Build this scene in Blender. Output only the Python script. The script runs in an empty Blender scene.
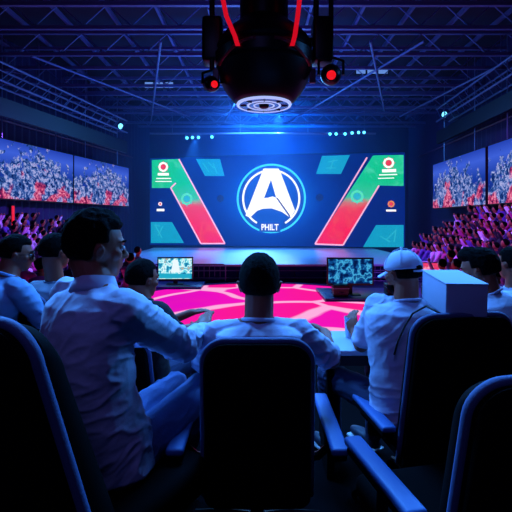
import bpy, bmesh, math, random
from mathutils import Vector, Matrix, noise
random.seed(7)
scn = bpy.context.scene
C = scn.collection
R = math.radians
V = Vector
F = 420.0
CZ = 1.42
HZ = 220.0
def P(px, py, Y):
    return V(((px-256)/F*Y, Y, CZ-(py-HZ)/F*Y))

# ---------------------------------------------------------------- materials
def lin(c):
    return tuple(((x/255)/12.92 if x/255 <= .04045 else ((x/255+.055)/1.055)**2.4) for x in c)+(1,)
MC = {}
def mat(name, col, rough=.6, metal=0, bump=0, bscale=40, emit=None, es=1.0, vary=0, vscale=6, spec=.5, sheen=0):
    if name in MC: return MC[name]
    m = bpy.data.materials.new(name); m.use_nodes = True
    nt = m.node_tree; b = nt.nodes['Principled BSDF']
    b.inputs['Base Color'].default_value = lin(col)
    b.inputs['Roughness'].default_value = rough
    b.inputs['Metallic'].default_value = metal
    b.inputs['Specular IOR Level'].default_value = spec
    if sheen: b.inputs['Sheen Weight'].default_value = sheen
    tc = nt.nodes.new('ShaderNodeTexCoord')
    if vary:
        n = nt.nodes.new('ShaderNodeTexNoise'); n.inputs['Scale'].default_value = vscale; n.inputs['Detail'].default_value = 4
        nt.links.new(tc.outputs['Object'], n.inputs['Vector'])
        mx = nt.nodes.new('ShaderNodeMix'); mx.data_type = 'RGBA'
        mx.inputs[6].default_value = tuple(x*(1-vary) for x in lin(col)[:3])+(1,)
        mx.inputs[7].default_value = tuple(min(1, x*(1+vary)) for x in lin(col)[:3])+(1,)
        nt.links.new(n.outputs['Fac'], mx.inputs[0]); nt.links.new(mx.outputs[2], b.inputs['Base Color'])
    if bump:
        n = nt.nodes.new('ShaderNodeTexNoise'); n.inputs['Scale'].default_value = bscale; n.inputs['Detail'].default_value = 5
        nt.links.new(tc.outputs['Object'], n.inputs['Vector'])
        bp = nt.nodes.new('ShaderNodeBump'); bp.inputs['Strength'].default_value = bump; bp.inputs['Distance'].default_value = .01
        nt.links.new(n.outputs['Fac'], bp.inputs['Height']); nt.links.new(bp.outputs[0], b.inputs['Normal'])
    if emit:
        b.inputs['Emission Color'].default_value = lin(emit); b.inputs['Emission Strength'].default_value = es
    MC[name] = m
    return m
def emit_nodes(name):
    m = bpy.data.materials.new(name); m.use_nodes = True
    nt = m.node_tree; nt.nodes.clear()
    out = nt.nodes.new('ShaderNodeOutputMaterial'); e = nt.nodes.new('ShaderNodeEmission')
    nt.links.new(e.outputs[0], out.inputs[0])
    tc = nt.nodes.new('ShaderNodeTexCoord')
    MC[name] = m
    return m, nt, e, tc
def ramp(nt, stops, inp, const=False):
    r = nt.nodes.new('ShaderNodeValToRGB'); cr = r.color_ramp
    if const: cr.interpolation = 'CONSTANT'
    while len(cr.elements) < len(stops): cr.elements.new(.5)
    for el, (p, c) in zip(cr.elements, stops):
        el.position = p; el.color = lin(c)
    nt.links.new(inp, r.inputs[0]); return r.outputs[0]
def math_n(nt, op, a, b=None, c=None):
    n = nt.nodes.new('ShaderNodeMath'); n.operation = op
    for i, x in enumerate((a, b, c)):
        if x is None: continue
        if isinstance(x, (int, float)): n.inputs[i].default_value = x
        else: nt.links.new(x, n.inputs[i])
    return n.outputs[0]
def mixc(nt, fac, a, b):
    n = nt.nodes.new('ShaderNodeMix'); n.data_type = 'RGBA'
    for s, x in ((0, fac), (6, a), (7, b)):
        if isinstance(x, tuple): n.inputs[s].default_value = lin(x)
        elif isinstance(x, (int, float)): n.inputs[s].default_value = x
        else: nt.links.new(x, n.inputs[s])
    return n.outputs[2]

# ---------------------------------------------------------------- mesh builder
def ortho(d):
    d = d.normalized()
    a = V((0, 0, 1)) if abs(d.z) < .9 else V((1, 0, 0))
    x = a.cross(d).normalized(); y = d.cross(x)
    return x, y, d
class MB:
    def __init__(s): s.v = []; s.f = []; s.mi = []; s.cur = 0
    def add(s, vs, fs):
        o = len(s.v); s.v += [V(v) for v in vs]; s.f += [[i+o for i in f] for f in fs]; s.mi += [s.cur]*len(fs); return s
    def box(s, c, size, rz=0, m=None):
        c = V(c); hx, hy, hz = size[0]/2, size[1]/2, size[2]/2
        rot = m if m else Matrix.Rotation(rz, 3, 'Z')
        vs = [c+rot@V((x*hx, y*hy, z*hz)) for x in (-1, 1) for y in (-1, 1) for z in (-1, 1)]
        return s.add(vs, [(0,1,3,2),(4,6,7,5),(0,4,5,1),(2,3,7,6),(0,2,6,4),(1,5,7,3)])
    def rbox(s, c, size, r=.02, rz=0, m=None, seg=3):
        # rounded box
        bm = bmesh.new(); bmesh.ops.create_cube(bm, size=1)
        for v in bm.verts: v.co = V((v.co.x*size[0], v.co.y*size[1], v.co.z*size[2]))
        r = min(r, min(size)*.49)
        bmesh.ops.bevel(bm, geom=bm.edges[:], offset=r, segments=seg, profile=.5, affect='EDGES')
        rot = m if m else Matrix.Rotation(rz, 3, 'Z'); c = V(c)
        bm.verts.index_update()
        s.add([c+rot@v.co for v in bm.verts], [[v.index for v in f.verts] for f in bm.faces]); bm.free(); return s
    def tube(s, a, b, r, r2=None, n=10):
        a, b = V(a), V(b); r2 = r if r2 is None else r2
        x, y, d = ortho(b-a); vs = []
        for p, q in ((a, r), (b, r2)):
            for i in range(n):
                t = 2*math.pi*i/n; vs.append(p+(x*math.cos(t)+y*math.sin(t))*q)
        fs = [(i, (i+1) % n, n+(i+1) % n, n+i) for i in range(n)]
        fs += [tuple(range(n-1, -1, -1)), tuple(range(n, 2*n))]
        return s.add(vs, fs)
    def path(s, pts, r, n=8):
        pts = [V(p) for p in pts]; vs = []; k = len(pts)
        rr = r if isinstance(r, (list, tuple)) else [r]*k
        px = None
        for j, p in enumerate(pts):
            d = (pts[min(j+1, k-1)]-pts[max(j-1, 0)]).normalized()
            if px is None: x, y, _ = ortho(d)
            else:
                x = (px-d*px.dot(d)).normalized(); y = d.cross(x)
            px = x
            for i in range(n):
                t = 2*math.pi*i/n; vs.append(p+(x*math.cos(t)+y*math.sin(t))*rr[j])
        fs = [(j*n+i, j*n+(i+1) % n, (j+1)*n+(i+1) % n, (j+1)*n+i) for j in range(k-1) for i in range(n)]
        fs += [tuple(range(n-1, -1, -1)), tuple(range((k-1)*n, k*n))]
        return s.add(vs, fs)
    def caps(s, a, b, r1, r2=None, n=14, k=5):
        a, b = V(a), V(b); r2 = r1 if r2 is None else r2
        if (b-a).length < 1e-5: b = a+V((0, 0, 1e-4))
        x, y, d = ortho(b-a); rings = []
        for j in range(1, k+1):
            t = math.pi/2*(1-j/k); rings.append((a-d*r1*math.sin(t), r1*math.cos(t)))
        for j in range(0, k):
            t = math.pi/2*j/k; rings.append((b+d*r2*math.sin(t), r2*math.cos(t)))
        vs = [a-d*r1]
        for c, q in rings:
            for i in range(n):
                t = 2*math.pi*i/n; vs.append(c+(x*math.cos(t)+y*math.sin(t))*q)
        vs.append(b+d*r2); m = len(rings); L = len(vs)-1
        fs = [(0, 1+(i+1) % n, 1+i) for i in range(n)]
        fs += [(1+j*n+i, 1+j*n+(i+1) % n, 1+(j+1)*n+(i+1) % n, 1+(j+1)*n+i) for j in range(m-1) for i in range(n)]
        fs += [(L, 1+(m-1)*n+i, 1+(m-1)*n+(i+1) % n) for i in range(n)]
        return s.add(vs, fs)
    def ell(s, c, rad, m=None, n=20, k=12, fn=None):
        c = V(c); m = m or Matrix.Identity(3)
        def pt(d):
            q = fn(d) if fn else 1
            return c+m@V((d.x*rad[0]*q, d.y*rad[1]*q, d.z*rad[2]*q))
        vs = [pt(V((0, 0, -1)))]
        for j in range(1, k):
            ph = -math.pi/2+math.pi*j/k
            for i in range(n):
                t = 2*math.pi*i/n; vs.append(pt(V((math.cos(ph)*math.cos(t), math.cos(ph)*math.sin(t), math.sin(ph)))))
        vs.append(pt(V((0, 0, 1)))); L = len(vs)-1
        fs = [(0, 1+(i+1) % n, 1+i) for i in range(n)]
        fs += [(1+j*n+i, 1+j*n+(i+1) % n, 1+(j+1)*n+(i+1) % n, 1+(j+1)*n+i) for j in range(k-2) for i in range(n)]
        fs += [(L, 1+(k-2)*n+i, 1+(k-2)*n+(i+1) % n) for i in range(n)]
        return s.add(vs, fs)
    def loft(s, rings):
        # list of equal-length closed rings
        n = len(rings[0]); k = len(rings); vs = [p for r in rings for p in r]
        fs = [(j*n+i, j*n+(i+1) % n, (j+1)*n+(i+1) % n, (j+1)*n+i) for j in range(k-1) for i in range(n)]
        fs += [tuple(range(n-1, -1, -1)), tuple(range((k-1)*n, k*n))]
        return s.add(vs, fs)
    def lathe(s, prof, c=(0, 0, 0), n=40):
        c = V(c)
        return s.loft([[c+V((r*math.cos(2*math.pi*i/n), r*math.sin(2*math.pi*i/n), z)) for i in range(n)] for r, z in prof])
    def torus(s, c, R1, r, m=None, n=32, k=8):
        c = V(c); m = m or Matrix.Identity(3); vs = []
        for i in range(n):
            t = 2*math.pi*i/n
            for j in range(k):
                u = 2*math.pi*j/k; q = R1+r*math.cos(u); vs.append(c+m@V((q*math.cos(t), q*math.sin(t), r*math.sin(u))))
        return s.add(vs, [(i*k+j, ((i+1) % n)*k+j, ((i+1) % n)*k+(j+1) % k, i*k+(j+1) % k) for i in range(n) for j in range(k)])
    def prism(s, pts, y0, y1):
        # outline in the (x, z) plane, extruded along y
        n = len(pts)
        vs = [V((x, y0, z)) for x, z in pts]+[V((x, y1, z)) for x, z in pts]
        fs = [(i, (i+1) % n, n+(i+1) % n, n+i) for i in range(n)]+[tuple(range(n-1, -1, -1)), tuple(range(n, 2*n))]
        return s.add(vs, fs)
    def ringflat(s, c, ro, ri, y0, y1, n=64):
        vs = []
        for i in range(n):
            t = 2*math.pi*i/n; a, b = math.cos(t), math.sin(t)
            for q, y in ((ro, y0), (ro, y1), (ri, y1), (ri, y0)): vs.append(V((c[0]+q*a, y, c[1]+q*b)))
        return s.add(vs, [(i*4+j, ((i+1) % n)*4+j, ((i+1) % n)*4+(j+1) % 4, i*4+(j+1) % 4) for i in range(n) for j in range(4)])
    def xf(s, M):
        s.v = [M@v for v in s.v]; return s
    def build(s, name, mats, parent=None, smooth=False, off=None, bevel=0):
        me = bpy.data.meshes.new(name)
        vs = [v-off for v in s.v] if off is not None else s.v
        me.from_pydata([tuple(v) for v in vs], [], s.f)
        for m in (mats if isinstance(mats, (list, tuple)) else [mats]): me.materials.append(m)
        me.polygons.foreach_set('material_index', s.mi)
        bm = bmesh.new(); bm.from_mesh(me); bmesh.ops.recalc_face_normals(bm, faces=bm.faces[:])
        bm.to_mesh(me); bm.free()
        if smooth:
            me.shade_smooth()
            if smooth == 'auto': me.set_sharp_from_angle(angle=R(38))
        o = bpy.data.objects.new(name, me); C.objects.link(o)
        if parent is not None: o.parent = parent
        if bevel:
            md = o.modifiers.new('b', 'BEVEL'); md.width = bevel; md.segments = 2; md.limit_method = 'ANGLE'
        return o
def tag(o, label=None, cat=None, group=None, kind=None):
    if label: o['label'] = label
    if cat: o['category'] = cat
    if group: o['group'] = group
    if kind: o['kind'] = kind
    return o
def thing(name, label, cat, loc=(0, 0, 0), rz=0, group=None):
    o = bpy.data.objects.new(name, None); C.objects.link(o); o.location = loc; o.rotation_euler = (0, 0, rz)
    o.empty_display_size = .1
    return tag(o, label, cat, group)
def copy_tree(o, parent=None):
    c = o.copy(); C.objects.link(c)
    if parent: c.parent = parent
    for ch in list(o.children): copy_tree(ch, c)
    return c
def remesh(o, vox, smooth=6, fac=.5):
    mats = list(o.data.materials)
    a = o.modifiers.new('r', 'REMESH'); a.mode = 'VOXEL'; a.voxel_size = vox; a.use_smooth_shade = True
    if smooth:
        b = o.modifiers.new('s', 'SMOOTH'); b.iterations = smooth; b.factor = fac
    bpy.context.view_layer.update()
    dg = bpy.context.evaluated_depsgraph_get()
    me = bpy.data.meshes.new_from_object(o.evaluated_get(dg))
    o.modifiers.clear(); old = o.data; o.data = me; bpy.data.meshes.remove(old)
    if not me.materials:
        for m in mats: me.materials.append(m)
    me.shade_smooth()
    return o

# ================================================================ SETTING
m_floor = mat('dark carpet', (6, 6, 10), .95, spec=.05, bump=.3, bscale=200, vary=.3)
m_arena = mat('arena floor', (30, 34, 70), .35, vary=.2, vscale=2)
m_ceil = mat('ceiling paint', (26, 28, 52), .9, vary=.2)
m_wall = mat('wall paint', (34, 38, 80), .85, vary=.15)
def struct(o): o['kind'] = 'structure'; return o
struct(MB().box((0, -.25, -.1), (24, 9.5, .2)).build('floor', m_floor))
struct(MB().box((0, 13.8, -.54), (24, 18.8, .2)).build('floor_arena', m_arena))
struct(MB().box((0, 9, 7.3), (24, 30, .2)).build('ceiling', m_ceil))
struct(MB().box((1, 23.1, 3.3), (24, .2, 7.8)).build('wall_back', m_wall))
struct(MB().box((0, -5.1, 3.6), (24, .2, 7.3)).build('wall_rear', m_wall))
def lx(Y): return -7.7+.2247*(Y-12.6)
def rx(Y): return 7.19+.0396*(Y-11.8)
# ribbed side walls, one continuous surface each
def ribbed(fx, off, y0, y1, z0, z1, sgn, m, name):
    mb = MB(); n = int((y1-y0)/.16); vs = []; fs = []
    for i in range(n+1):
        Y = y0+(y1-y0)*i/n; X = fx(Y)+off+(0.035 if i % 2 else -.035)
        vs += [V((X, Y, z0)), V((X, Y, z1)), V((X+sgn*.3, Y, z1)), V((X+sgn*.3, Y, z0))]
    for i in range(n):
        a = i*4; b = a+4; fs += [(a, b, b+1, a+1), (a+1, b+1, b+2, a+2), (a+2, b+2, b+3, a+3), (a+3, b+3, b, a)]
    fs += [(0, 1, 2, 3), (n*4+3, n*4+2, n*4+1, n*4)]
    mb.add(vs, fs); return struct(mb.build(name, m))
ribbed(lx, -.5, -5, 23, -.64, 7.2, -1, m_wall, 'wall_left')
ribbed(rx, .7, -5, 23, -.64, 7.2, 1, m_wall, 'wall_right')
m_trim = mat('cornice', (90, 50, 90), .5)
struct(MB().path([(lx(Y)-.38, Y, 4.55) for Y in (2, 21.0)], .035).build('trim_1', m_trim))
struct(MB().path([(rx(Y)+.6, Y, 4.6) for Y in (2, 21.0)], .035).build('trim_2', m_trim))

# ---------------------------------------------------------------- LED arena floor
m, nt, e, tc = emit_nodes('led floor cells')
mp = nt.nodes.new('ShaderNodeMapping'); nt.links.new(tc.outputs['Object'], mp.inputs[0]); mp.inputs['Scale'].default_value = (.52, .52, .52)
dn = nt.nodes.new('ShaderNodeTexNoise'); dn.inputs['Scale'].default_value = .8
nt.links.new(mp.outputs[0], dn.inputs['Vector'])
vm = nt.nodes.new('ShaderNodeVectorMath'); vm.operation = 'MULTIPLY_ADD'; vm.inputs[1].default_value = (.5, .5, 0)
nt.links.new(dn.outputs['Color'], vm.inputs[0]); nt.links.new(mp.outputs[0], vm.inputs[2])
vo = nt.nodes.new('ShaderNodeTexVoronoi'); vo.feature = 'DISTANCE_TO_EDGE'; vo.inputs['Scale'].default_value = 1
vc = nt.nodes.new('ShaderNodeTexVoronoi'); vc.inputs['Scale'].default_value = 1
nt.links.new(vm.outputs[0], vo.inputs['Vector']); nt.links.new(vm.outputs[0], vc.inputs['Vector'])
sp = nt.nodes.new('ShaderNodeSeparateXYZ'); nt.links.new(tc.outputs['Object'], sp.inputs[0])
sc = nt.nodes.new('ShaderNodeSeparateColor'); nt.links.new(vc.outputs['Color'], sc.inputs[0])
t = math_n(nt, 'ADD', math_n(nt, 'MULTIPLY', sp.outputs[0], .09), math_n(nt, 'MULTIPLY', sc.outputs[0], .5))
t = math_n(nt, 'ADD', t, .22)
cell = ramp(nt, [(0, (190, 0, 205)), (.3, (240, 10, 200)), (.55, (252, 20, 150)), (.8, (255, 48, 115)), (1, (255, 95, 100))], t)
n2 = nt.nodes.new('ShaderNodeTexNoise'); n2.inputs['Scale'].default_value = 1.6; nt.links.new(tc.outputs['Object'], n2.inputs['Vector'])
cell = mixc(nt, math_n(nt, 'MULTIPLY', n2.outputs['Fac'], .35), cell, (255, 40, 140))
line = ramp(nt, [(0, (255, 255, 255)), (.035, (255, 255, 255)), (.062, (0, 0, 0))], vo.outputs['Distance'])
col = mixc(nt, line, cell, (255, 175, 225))
nt.links.new(col, e.inputs[0]); e.inputs[1].default_value = 1.0
lf = thing('light_floor', 'round glowing pink and magenta floor with pale cell lines before the stage', 'floor', (.15, 8.5, -.44))
MB().lathe([(3.6, 0), (3.6, .03), (0.001, .03)], n=72).build('panel', m, lf)
MB().lathe([(3.78, 0), (3.78, .05), (3.61, .05), (3.61, 0)], n=72).build('rim', mat('floor rim', (70, 70, 130), .3, .5), lf, 'auto')

# ---------------------------------------------------------------- stage
st = thing('stage', 'low wide stage with pale blue top under the big logo screen', 'stage', (0.3, 16.4, -.44))
MB().box((0, 0, .5), (10.4, 7.6, .06)).build('deck', mat('stage deck', (150, 165, 200), .28, vary=.08, vscale=1.5), st)
m_fas = mat('stage fascia', (14, 26, 84), .85, vary=.25, spec=.1, vscale=3)
for i in range(12):
    MB().box((-5.2+10.4/12*(i+.5), -3.72, .235), (10.4/12-.03, .06, .46)).build('fascia_panel', m_fas, st)
mbf = MB()
for z in (.12, .34):
    mbf.tube((-5.2, -3.78, z), (5.2, -3.78, z), .018, n=6)
mbf.build('rail', mat('steel', (120, 130, 160), .35, .7), st)
MB().box((0, 0, .235), (10.3, 7.3, .46)).build('substructure', mat('black', (8, 8, 12), .7), st)

# crowd barrier in front of the stage
m_steel = MC['steel']
def barrier(x, y, rz=0, lab='', w=2.2):
    t = thing('crowd_barrier', lab, 'barrier', (x, y, -.44), rz, 'steel barriers before the stage')
    b = MB()
    b.path([(-w/2, 0, .02), (-w/2, 0, .5), (-w/2+.06, 0, .56), (w/2-.06, 0, .56), (w/2, 0, .5), (w/2, 0, .02)], .018, 6)
    b.build('frame', m_steel, t)
    b = MB()
    b.tube((-w/2, 0, .12), (w/2, 0, .12), .012, n=6); b.tube((-w/2, 0, .36), (w/2, 0, .36), .012, n=6)
    k = 14
    for i in range(1, k): b.tube((-w/2+w*i/k, 0, .12), (-w/2+w*i/k, 0, .56), .007, n=5)
    b.build('bars', m_steel, t)
    for s in (-1, 1):
        MB().box((s*(w/2-.15), 0, .012), (.05, .4, .024)).build('foot', m_steel, t)
for x, l in ((-4.4, 'leftmost steel crowd barrier, near the left monitor'), (-2.0, 'steel crowd barrier right of the left monitor, before the stage'), (3.4, 'steel crowd barrier behind the right monitor'), (5.7, 'rightmost steel crowd barrier, behind the white cap')):
    barrier(x, 12.35 if abs(x) < 3 else 12.0, (-.12 if x > 0 else .1) if abs(x) > 3 else .03, l)

# ---------------------------------------------------------------- main screen
XL = (150-256)/F*21.2; XR = (405-256)/F*19.4
O = V((XL, 21.2)); D = V((XR-XL, 19.4-21.2)); LEN = D.length; D.normalize()
ZB = CZ-(246.5-HZ)/F*20.3
ZBL = CZ-25/F*21.2
def S(px, py):
    a = (px-256)/F
    # O.x + s D.x = a (O.y + s D.y)
    s = (a*O.y-O.x)/(D.x-a*D.y); Y = O.y+s*D.y
    return (s, CZ-(py-HZ)/F*Y-ZBL)
H = 62/F*21.2+25/F*21.2
big = thing('stage_screen', 'huge stage screen showing a white letter A in a glowing ring', 'screen', (O.x, O.y, ZBL), math.atan2(D.y, D.x))
m, nt, e, tc = emit_nodes('main screen blue')
sp = nt.nodes.new('ShaderNodeSeparateXYZ'); nt.links.new(tc.outputs['Object'], sp.inputs[0])
cx, cz = S(271, 199)
dx = math_n(nt, 'MULTIPLY', math_n(nt, 'SUBTRACT', sp.outputs[0], cx), .24)
dz = math_n(nt, 'MULTIPLY', math_n(nt, 'SUBTRACT', sp.outputs[2], cz), .34)
d = math_n(nt, 'SQRT', math_n(nt, 'ADD', math_n(nt, 'MULTIPLY', dx, dx), math_n(nt, 'MULTIPLY', dz, dz)))
bc = ramp(nt, [(0, (0, 110, 240)), (.35, (0, 88, 215)), (.6, (0, 55, 165)), (.85, (0, 34, 128)), (1, (0, 32, 122))], d)
wv = nt.nodes.new('ShaderNodeTexNoise'); wv.inputs['Scale'].default_value = .7; nt.links.new(tc.outputs['Object'], wv.inputs['Vector'])
bc = mixc(nt, math_n(nt, 'MULTIPLY', wv.outputs['Fac'], .35), bc, (4, 30, 120))
nt.links.new(bc, e.inputs[0])
MB().box((LEN/2, .05, H/2), (LEN, .1, H)).build('panel', m, big)
MB().box((LEN/2, .2, H/2), (LEN+.1, .2, H+.1)).build('housing', mat('black', (8, 8, 12)), big)
# slanted banners, green fading into red
def banner_mat(name, x0, x1):
    m, nt, e, tc = emit_nodes(name)
    sp = nt.nodes.new('ShaderNodeSeparateXYZ'); nt.links.new(tc.outputs['Object'], sp.inputs[0])
    n = nt.nodes.new('ShaderNodeTexNoise'); n.inputs['Scale'].default_value = 1.3; n.inputs['Distortion'].default_value = 1.5
    nt.links.new(tc.outputs['Object'], n.inputs['Vector'])
    t = math_n(nt, 'ADD', math_n(nt, 'DIVIDE', sp.outputs[2], H), math_n(nt, 'MULTIPLY', math_n(nt, 'SUBTRACT', n.outputs['Fac'], .5), .12))
    c = ramp(nt, [(0, (245, 5, 85)), (.2, (250, 25, 75)), (.42, (240, 60, 80)), (.47, (215, 110, 110)), (.53, (60, 200, 160)), (.7, (15, 200, 140)), (1, (25, 205, 150))], t)
    fl = ramp(nt, [(0, (0, 0, 0)), (.55, (0, 0, 0)), (.75, (255, 255, 255))], n.outputs['Fac'])
    c2 = ramp(nt, [(0, (245, 70, 60)), (.45, (250, 110, 80)), (.55, (90, 225, 190)), (1, (90, 225, 190))], t)
    c = mixc(nt, math_n(nt, 'MULTIPLY', fl, .6), c, c2)
    nt.links.new(c, e.inputs[0]); return m
mB = banner_mat('banner gradient', 0, 1)
m_line = mat('banner edge light', (0, 0, 0), emit=(255, 190, 230), es=1.0)
m_white = mat('screen white', (0, 0, 0), emit=(255, 255, 255), es=1.15)
m_cyan = mat('screen cyan', (0, 0, 0), emit=(70, 225, 255), es=1.0)
m_teal = mat('screen teal', (0, 0, 0), emit=(15, 160, 200), es=1)
m_teal2 = mat('screen pale teal', (0, 0, 0), emit=(45, 185, 210), es=1)
m_dblue = mat('screen deep blue', (0, 0, 0), emit=(10, 18, 80), es=1)
m_gold = mat('screen gold', (0, 0, 0), emit=(235, 150, 60), es=1)
m_red = mat('screen red', (0, 0, 0), emit=(240, 50, 70), es=1)
m_green = mat('screen green', (0, 0, 0), emit=(90, 230, 190), es=1)
def poly(name, pts, m, y=-.02, th=.02, parent=big):
    return MB().prism([S(*p) for p in pts], y, y+th).build(name, m, parent)
def strip(mb, p, q, w, y0, y1):
    a, b = V(S(*p)), V(S(*q)); n = (b-a).normalized(); n = V((-n.y, n.x))*w/2
    mb.prism([tuple(a+n), tuple(b+n), tuple(b-n), tuple(a-n)], y0, y1)
def banner(pts, lines, lab):
    b = poly('banner', pts, mB); b['label'] = lab
    mb = MB()
    for p, q in lines: strip(mb, p, q, .07, -.04, -.02)
    mb.build('banner_edge', m_line, b)
    return b
bl = banner([(152, 160), (179, 159), (225, 243.5), (201, 243.5), (171, 188), (152, 188)],
       [((179, 159), (225, 243.5)), ((171, 188), (201, 243.5)), ((171, 188), (176, 183)), ((201, 243.5), (225, 243.5))], 'left green to red slanted banner')
br = banner([(403.5, 155), (373, 155.5), (315, 244), (343, 245), (379, 185.5), (403.5, 186)],
       [((367, 157.5), (315, 244)), ((379, 185.5), (343, 245)), ((315, 244), (343, 245))], 'right red to green slanted banner')
for pts, ls in (([(196, 159), (220, 159), (224.5, 176), (205, 176)], [((203, 163), (209, 172)), ((213, 163), (217, 173)), ((208, 162), (214, 168))]),
            ([(151, 222), (172, 222), (184, 243), (151, 243)], [((155, 225), (162, 238)), ((163, 226), (158, 236)), ((155, 225), (160, 226))]),
            ([(322, 156), (350, 155), (341, 174), (316, 174)], [((328, 162), (338, 160)), ((326, 168), (336, 168)), ((334, 159), (330, 170))]),
            ([(376, 225), (403.5, 225), (403.5, 247), (363, 247)], [((386, 240), (396, 230)), ((380, 236), (390, 242)), ((396, 229), (394, 242))])):
    b = poly('corner_panel', pts, m_teal); mb = MB()
    for p, q in ls: strip(mb, p, q, .05, -.03, -.02)
    mb.build('glyph', m_teal2, b)
# small marks on the banners and panels
def circ(mb, px, py, ro, ri, y0, y1): mb.ringflat(S(px, py), ro, ri, y0, y1, 32)
def badge(px, py, m1, m2, sc=1.0):
    b = MB(); circ(b, px, py, .27*sc, .17*sc, -.05, -.02); o = b.build('badge', m1, big)
    b = MB(); circ(b, px, py, .15*sc, .01, -.05, -.02)
    c = S(px, py)
    for i in range(8):
        a = math.pi*2*i/8; b.prism([(c[0]+.27*sc*math.cos(a-.12), c[1]+.27*sc*math.sin(a-.12)), (c[0]+.34*sc*math.cos(a), c[1]+.34*sc*math.sin(a)), (c[0]+.27*sc*math.cos(a+.12), c[1]+.27*sc*math.sin(a+.12))], -.045, -.02)
    b.build('badge_center', m2, o)
badge(163.5, 167, m_white, m_red, .9); badge(388.5, 163, m_white, m_red, .9)
badge(187, 199, m_green, m_teal2, 1.1); badge(357, 196.5, m_green, m_teal2, 1.1)
badge(160.5, 204, m_white, m_red, .35); badge(391, 204, m_gold, m_red, .55)
badge(220.5, 198.5, m_dblue, m_dblue, .6); badge(319.5, 197.5, m_dblue, m_dblue, .6)
b = MB()
for p, q, w in (((158, 174.3), (169, 174.3), .13), ((156.5, 178.5), (171, 178.5), .05), ((155.5, 181.5), (172, 181.5), .04), ((157, 210), (164.5, 210), .12),
                ((382, 171), (396, 170.5), .14), ((379, 175), (397, 174.5), .05), ((378, 178.5), (394, 178), .04), ((386, 210.5), (396, 210.5), .09)):
    strip(b, p, q, w, -.04, -.02)
b.build('caption_bar', m_white, big)
# the ring emblem
emb = MB(); cc = V(S(271, 198.5)); Rr = (S(305.5, 198.5)[0]-S(236.5, 198.5)[0])/2
emb.ringflat(cc, Rr, Rr*.945, -.05, -.02, 96); emb = emb.build('emblem_ring', m_cyan, big)
b = MB(); b.ringflat(cc, Rr*.93, Rr*.02, -.015, -.005, 64); b.build('emblem_disc', mat('screen mid blue', (0, 0, 0), emit=(8, 70, 175), es=1), emb)
b = MB()
n = 90
for i in range(n):
    a0 = R(-60)+R(300)*i/n; a1 = R(-60)+R(300)*(i+1)/n; q0, q1 = Rr*.84, Rr*.785
    b.prism([(cc.x+q*math.cos(a), cc.y+q*math.sin(a)) for q, a in ((q0, a0), (q0, a1), (q1, a1), (q1, a0))], -.05, -.02)
b.build('emblem_inner_ring', m_white, emb)
def Lt(x, y): return S(225+x*90/512, 155+y*85/484)   # zoomed letter drawing
A1 = [(220, 78), (305, 78), (318, 100), (398, 312), (372, 356), (330, 310), (262, 140), (222, 246), (205, 300), (190, 312), (145, 356), (118, 346), (125, 322)]
b = MB()
b.prism([Lt(*p) for p in [(220, 78), (305, 78), (318, 104), (262, 140), (222, 246), (183, 318), (143, 356), (118, 346), (124, 325)]], -.06, -.02)
b.prism([Lt(*p) for p in [(262, 140), (318, 104), (398, 316), (374, 355), (330, 290), (290, 238)]], -.06, -.02)
b.prism([Lt(*p) for p in [(222, 246), (248, 243), (270, 236), (290, 243), (365, 352), (320, 322), (265, 304), (215, 306), (183, 318)]], -.06, -.02)
b.build('emblem_letter', m_white, emb)
b = MB(); strip(b, (272+5.2, 155+43), (272+18, 155+61), .05, -.07, -.055); b.build('emblem_slash', m_dblue, emb)
def text(s, size, m, parent, loc, rot=(R(90), 0, 0), name='lettering', ext=.01, wid=1):
    cu = bpy.data.curves.new(name, 'FONT'); cu.body = s; cu.size = size; cu.extrude = ext; cu.align_x = 'CENTER'; cu.align_y = 'CENTER'; cu.offset = size*.02
    o = bpy.data.objects.new(name, cu); C.objects.link(o); bpy.context.view_layer.update()
    me = bpy.data.meshes.new_from_object(o.evaluated_get(bpy.context.evaluated_depsgraph_get()))
    bpy.data.objects.remove(o); o = bpy.data.objects.new(name, me); C.objects.link(o)
    me.materials.clear(); me.materials.append(m)
    o.parent = parent; o.location = loc; o.rotation_euler = rot; o.scale = (wid, 1, 1); return o
tx, tz = S(270, 227.5)
b = MB(); b.prism([S(259.5, 223.5), S(280.5, 223.5), S(280.5, 232), S(259.5, 232)], -.055, -.02); b.build('caption_panel', MC['screen mid blue'], emb)
text('PHILT', .42, m_white, emb, (tx, -.075, tz), wid=.78, name='caption_lettering')

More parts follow.
